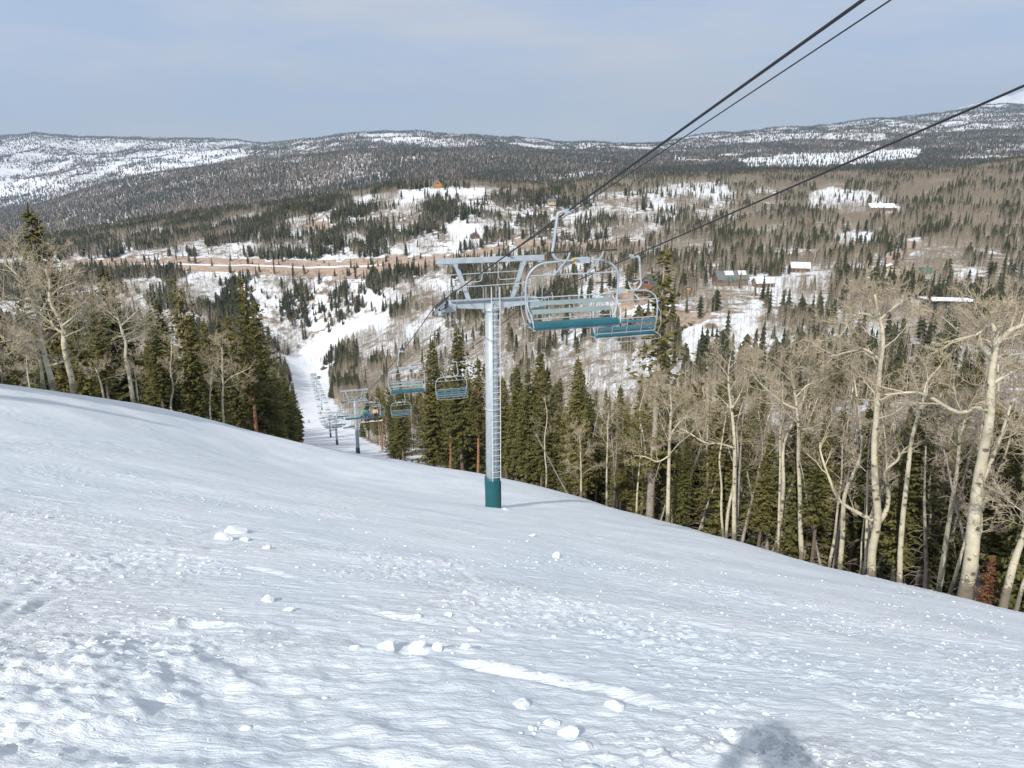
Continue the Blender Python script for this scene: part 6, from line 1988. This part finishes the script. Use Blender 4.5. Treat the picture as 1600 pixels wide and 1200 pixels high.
m_ = sstep(0.0, 0.30, fbm(cx / 3.2 + 40, cy / 2.6, 3)) * 0.8 + 0.9 * sstep(2.6, 0.6, np.hypot(cx + 3.9, cy - 4.6)) + 0.9 * sstep(1.5, 0.3, np.abs(cy - (8.2 - cx))) * sstep(-3, 0, cx) * sstep(5, 1.5, cx) + 0.10
k = (rng.rand(NCR) < m_ * np.clip(cy / 9, 0.25, 1)) & (cx < right_edge(cy) - 1) & (cx > left_edge(cy) + 1)
cx, cy = cx[k], cy[k]
cz = snow_detail(cx, cy, height(cx, cy))
n = len(cx)
cs = np.exp(rng.normal(math.log(0.0062), 0.55, n)) * (0.8 + cy / 11.0); cs = np.clip(cs, 0.004, 0.034)
P = _ico_v[None] * rng.uniform(0.75, 1.25, (n, 12, 1)) * cs[:, None, None] * np.array([1.25, 1, 0.6])[None, None]
P = P + np.stack([cx, cy, cz + cs * 0.12], -1)[:, None, :]
T = (np.arange(n)[:, None, None] * 12 + _ico_f[None]).reshape(-1, 3)
me = tri_mesh("snow_crumbs", P.reshape(-1, 3), T, True); me.materials.append(M_CLOD)
tag(link("snow_crumbs", me), "small crumbs and balls of snow scattered over the slope", "snow crumbs", None, "stuff")

# ---- people
M_SKIN = mat("skin", (0.48, 0.29, 0.21), 0.55)
M_HAIR = mat("dark_hair", (0.04, 0.03, 0.02), 0.6)
M_TEALJ = mat("teal_jacket", (0.02, 0.20, 0.20), 0.7, noise=0.15)
M_PURPLE = mat("purple_trousers", (0.10, 0.09, 0.22), 0.75, noise=0.15)
M_TANJ = mat("tan_jacket", (0.58, 0.36, 0.22), 0.75, noise=0.15)
M_BLACKC = mat("black_cloth", (0.02, 0.02, 0.025), 0.8, noise=0.2)
M_ORANGEJ = mat("orange_jacket", (0.5, 0.14, 0.05), 0.7)
M_BOARD = mat("pale_board", (0.62, 0.60, 0.55), 0.4)

def skinned(name, verts, edges, radii, root, m, parent, sub=1):
    me = bpy.data.meshes.new(name); me.from_pydata([tuple(v) for v in verts], edges, []); me.materials.append(m)
    o = link(name, me, parent)
    md = o.modifiers.new("skin", 'SKIN'); md.use_smooth_shade = True
    for k, r in enumerate(radii):
        sv = me.skin_vertices[0].data[k]; rr = r if isinstance(r, tuple) else (r, r); sv.radius = rr; sv.use_root = (k == root)
    s2 = o.modifiers.new("smooth", 'SUBSURF'); s2.levels = sub; s2.render_levels = sub
    return o

def person(label, J, loc, rz, jacket, trousers, helmet, detail=1, group=None):
    """J: joint positions. One continuous body; clothes and helmet are its children"""
    t = thing("person", label, "person", loc, rz, group)
    names = ["pelvis", "waist", "chest", "neck", "head", "crown", "shL", "elL", "wrL", "haL", "shR", "elR", "wrR", "haR", "hipL", "knL", "anL", "toL", "hipR", "knR", "anR", "toR"]
    V = [Vector(J[n]) for n in names]; ix = {n: k for k, n in enumerate(names)}
    E = [("pelvis", "waist"), ("waist", "chest"), ("chest", "neck"), ("neck", "head"), ("head", "crown"), ("chest", "shL"), ("shL", "elL"), ("elL", "wrL"), ("wrL", "haL"), ("chest", "shR"), ("shR", "elR"), ("elR", "wrR"), ("wrR", "haR"),
         ("pelvis", "hipL"), ("hipL", "knL"), ("knL", "anL"), ("anL", "toL"), ("pelvis", "hipR"), ("hipR", "knR"), ("knR", "anR"), ("anR", "toR")]
    R = dict(pelvis=(.14, .11), waist=(.13, .10), chest=(.15, .11), neck=.055, head=(.078, .095), crown=(.06, .07), sh=.065, el=.045, wr=.03, ha=.035, hip=.085, kn=.058, an=.04, to=.035)
    def rad(n): return R.get(n, R.get(n[:-1]))
    body = skinned("body", V, [(ix[a], ix[b]) for a, b in E], [rad(n) for n in names], 0, M_SKIN, t, detail)
    def cloth(nm, keep, extra, m, root):
        kk = [n for n in names if n in keep]; jx = {n: k for k, n in enumerate(kk)}
        ee = [(jx[a], jx[b]) for a, b in E if a in jx and b in jx]
        rr = []
        for n in kk:
            r = rad(n); r = r if isinstance(r, tuple) else (r, r); rr.append((r[0] + extra, r[1] + extra))
        return skinned(nm, [Vector(J[n]) for n in kk], ee, rr, jx[root], m, t, detail)
    cloth("jacket", ["pelvis", "waist", "chest", "shL", "elL", "wrL", "shR", "elR", "wrR"], 0.035, jacket, "chest")
    cloth("trousers", ["pelvis", "hipL", "knL", "anL", "hipR", "knR", "anR"], 0.028, trousers, "pelvis")
    for s in ("L", "R"):
        m = MB(); m.tube([Vector(J["kn" + s]).lerp(Vector(J["an" + s]), 0.6), J["an" + s]], [0.075, 0.08], 8); m.tube([Vector(J["an" + s]) + Vector((0, 0, 0.0)), Vector(J["to" + s]) + (Vector(J["to" + s]) - Vector(J["an" + s])).normalized() * .06], [0.085, 0.06], 8)
        m.build("boot", M_BLACKC, t, True)
        m = MB(); d = (Vector(J["ha" + s]) - Vector(J["wr" + s])).normalized(); p = Vector(J["wr" + s]); x = d.orthogonal().normalized(); y_ = d.cross(x)
        m.tube([p - d * .03, p + d * .03, p + d * .09], [0.045, 0.052, 0.045], 8)
        for q in range(4): m.tube([p + d * .08 + x * (-.033 + .022 * q), p + d * (.14 + .012 * (q in (1, 2))) + x * (-.036 + .024 * q), p + d * (.16 + .012 * (q in (1, 2))) + x * (-.036 + .024 * q) + y_ * .03], [0.014, 0.013, 0.010], 5)
        m.tube([p + d * .03 + x * .04, p + d * .07 + x * .075, p + d * .10 + x * .07], [0.016, 0.014, 0.011], 5)
        m.build("glove", M_BLACKC, t, True)
    hd = Vector(J["head"]); up = (Vector(J["crown"]) - Vector(J["neck"])).normalized()
    import bmesh
    b = bmesh.new(); bmesh.ops.create_uvsphere(b, u_segments=14, v_segments=9, radius=0.135)
    for v in b.verts:
        if v.co.z < -0.02: v.co.z = -0.02 + (v.co.z + .02) * 0.25
        v.co.y *= 1.12
    me = bpy.data.meshes.new("helmet"); b.to_mesh(me); b.free(); me.materials.append(helmet)
    me.polygons.foreach_set("use_smooth", [True] * len(me.polygons))
    link("helmet", me, t, hd + up * 0.055)
    m = MB(); m.box(hd + Vector((0, -0.105, 0.015)), (0.17, 0.06, 0.075)); m.build("goggles", M_BLACKC, t, bevel=0.02)
    return t

def seated(dx=0.0):
    s = {}
    def put(n, x, y, z): s[n] = (x, y, z)
    put("pelvis", 0, 0.02, 0.12); put("waist", 0, 0.05, 0.30); put("chest", 0, 0.04, 0.50); put("neck", 0, 0.02, 0.66); put("head", 0, -0.01, 0.76); put("crown", 0, 0, 0.86)
    for q, S in ((-1, "L"), (1, "R")):
        put("sh" + S, q * .19, 0.03, 0.57); put("el" + S, q * .25, -0.08, 0.34); put("wr" + S, q * .14, -0.30, 0.28); put("ha" + S, q * .10, -0.38, 0.27)
        put("hip" + S, q * .10, 0.0, 0.10); put("kn" + S, q * .14, -0.44, 0.10); put("an" + S, q * .13, -0.50, -0.33); put("to" + S, q * .14, -0.64, -0.38)
    return s
def standing():
    s = {}
    def put(n, x, y, z): s[n] = (x, y, z)
    put("pelvis", 0, 0, 0.92); put("waist", 0, 0, 1.08); put("chest", 0, 0.0, 1.30); put("neck", 0, 0.01, 1.46); put("head", 0, 0.03, 1.56); put("crown", 0, 0.03, 1.66)
    for q, S in ((-1, "L"), (1, "R")):
        put("sh" + S, q * .20, 0, 1.38); put("el" + S, q * .27, 0.02, 1.12); put("wr" + S, q * .22, 0.18, 0.98); put("ha" + S, q * .20, 0.26, 0.96)
        put("hip" + S, q * .10, 0, 0.88); put("kn" + S, q * .13, 0.04, 0.48); put("an" + S, q * .14, 0, 0.10); put("to" + S, q * .15, 0.16, 0.05)
    return s

def on_chair(y, pts, off, ch_face=0):
    p = on_rope(pts, y) + Vector((0, 0, 0.20))
    return p + LX * (off + 0.2) + LY * (-0.12) + Vector((0, 0, -2.88))
ride_y = CH_UP[2]
p = on_chair(ride_y, rl, -0.45)
person("rider in teal jacket and purple trousers, left one on the chair behind the second tower", seated(), p, LIFT_RZ, M_TEALJ, M_PURPLE, M_BLACKC)
q = on_chair(ride_y, rl, 0.62)
person("rider in tan jacket and black trousers, right one on the chair behind the second tower", seated(), q, LIFT_RZ, M_TANJ, M_BLACKC, M_BLACKC)
for pp, lab in ((p, "pale snowboard on the feet of the rider in the teal jacket"), (q, "pale snowboard on the feet of the rider in the tan jacket")):
    m = MB()
    prof = [(-.72, .08), (-.6, .01), (-.3, 0), (.3, 0), (.6, .01), (.72, .08)]
    V = [];F = []
    for (x, z) in prof:
        w = 0.13 if abs(x) < .7 else 0.06
        for (yy, zz) in ((-w, 0), (w, 0), (w, .015), (-w, .015)): m.v.append(Vector((x, yy, z + zz)))
    for k in range(5):
        for j in range(4): m.f.append((4 * k + j, 4 * k + (j + 1) % 4, 4 * k + 4 + (j + 1) % 4, 4 * k + 4 + j))
    m.f += [(3, 2, 1, 0), (20, 21, 22, 23)]
    o = m.build("snowboard", M_BOARD); o.location = pp + LY * -0.56 + Vector((0, 0, -0.50)); o.rotation_euler = (0.1, 0.06, LIFT_RZ + 0.15)
    tag(o, lab, "snowboard")
p = on_chair(CH_UP[12], rl, 0.3)
person("tiny rider in brown-orange clothes on a distant chair over the lower run", seated(), p, LIFT_RZ, M_ORANGEJ, M_BLACKC, M_BLACKC)
for px, py, y, lab, jk in ((472, 699, 148, "tiny skier standing at the dark corner of the left trees", M_ORANGEJ), (483, 660, 380, "tiny dark skier on the sunlit lower run", M_BLACKC)):
    pp = pix(px, py, y)
    z = snow_z(pp.x, y) if y < Y_SPLIT else hz(pp.x, y)
    person(lab, standing(), (pp.x, y, z), 0.4, jk, M_BLACKC, M_BLACKC)
    for s in (-1, 1):
        m = MB(); m.box((s * 0.14, 0.1, 0.02), (0.09, 1.7, 0.03)); o = m.build("ski", M_BLACKC); o.location = (pp.x, y, z); o.rotation_euler = (-0.36, 0, 0.4)
        tag(o, ("left" if s < 0 else "right") + " ski under the " + ("tiny skier at the corner of the left trees" if y < 200 else "tiny dark skier on the lower run"), "ski")
# red snow machine beside the bottom station
pp = pix(505, 551, 790); z = hz(pp.x, 790)
t = thing("snowcat", "small red snow machine parked on the snow near the bottom station", "snow groomer", (pp.x, 790, z), 0.5)
m = MB(); m.box((0, 0, 1.5), (6.0, 2.6, 1.2)); m.build("body", M_REDW, t, bevel=0.1)
m = MB(); m.box((-0.9, 0, 2.7), (2.2, 2.2, 1.3), taper=0.85); cb = m.build("cab", M_REDW, t, bevel=0.1)
m = MB(); m.box((-0.9, -1.08, 2.8), (1.6, 0.06, 0.8)); m.build("window", M_GLASS, cb)
for s in (-1, 1):
    m = MB(); m.box((0, s * 1.6, 0.55), (6.6, 0.8, 1.0)); m.build("track", M_RUBBER, t, bevel=0.25)
m = MB(); m.box((-4.0, 0, 0.7), (0.3, 4.2, 1.2)); m.build("blade", M_REDW, t)

# the photographer, whose shadow falls on the snow; the camera is the phone in the raised hands
S = standing()
for q_, s_ in ((-1, "L"), (1, "R")):
    S["el" + s_] = (q_ * 0.33, 0.05, 1.20); S["wr" + s_] = (q_ * 0.16, 0.14, 1.50); S["ha" + s_] = (q_ * 0.12, 0.15, 1.54)
gz = snow_z(-0.1, -0.34)
pt_ = person("person taking the picture, whose dark shadow falls at the bottom right", S, (-0.10, -0.36, -1.50), 0.0, M_BLACKC, M_BLACKC, M_BLACKC)

# ---- the air
m = MB(); m.box((0, 7600, 340), (27000, 15800, 1400))
hzbox = m.build("haze", M_SNOW)
hm = bpy.data.materials.new("haze"); hm.use_nodes = True
nt = hm.node_tree; nt.nodes.clear()
out = nt.nodes.new("ShaderNodeOutputMaterial"); pv = nt.nodes.new("ShaderNodeVolumePrincipled")
pv.inputs["Density"].default_value = 5.5e-5
pv.inputs["Color"].default_value = (0.62, 0.78, 1.0, 1)
pv.inputs["Anisotropy"].default_value = 0.2
nt.links.new(pv.outputs["Volume"], out.inputs["Volume"])
hzbox.data.materials.clear(); hzbox.data.materials.append(hm)
tag(hzbox, "thin blue haze over the valley", "haze", None, "stuff")
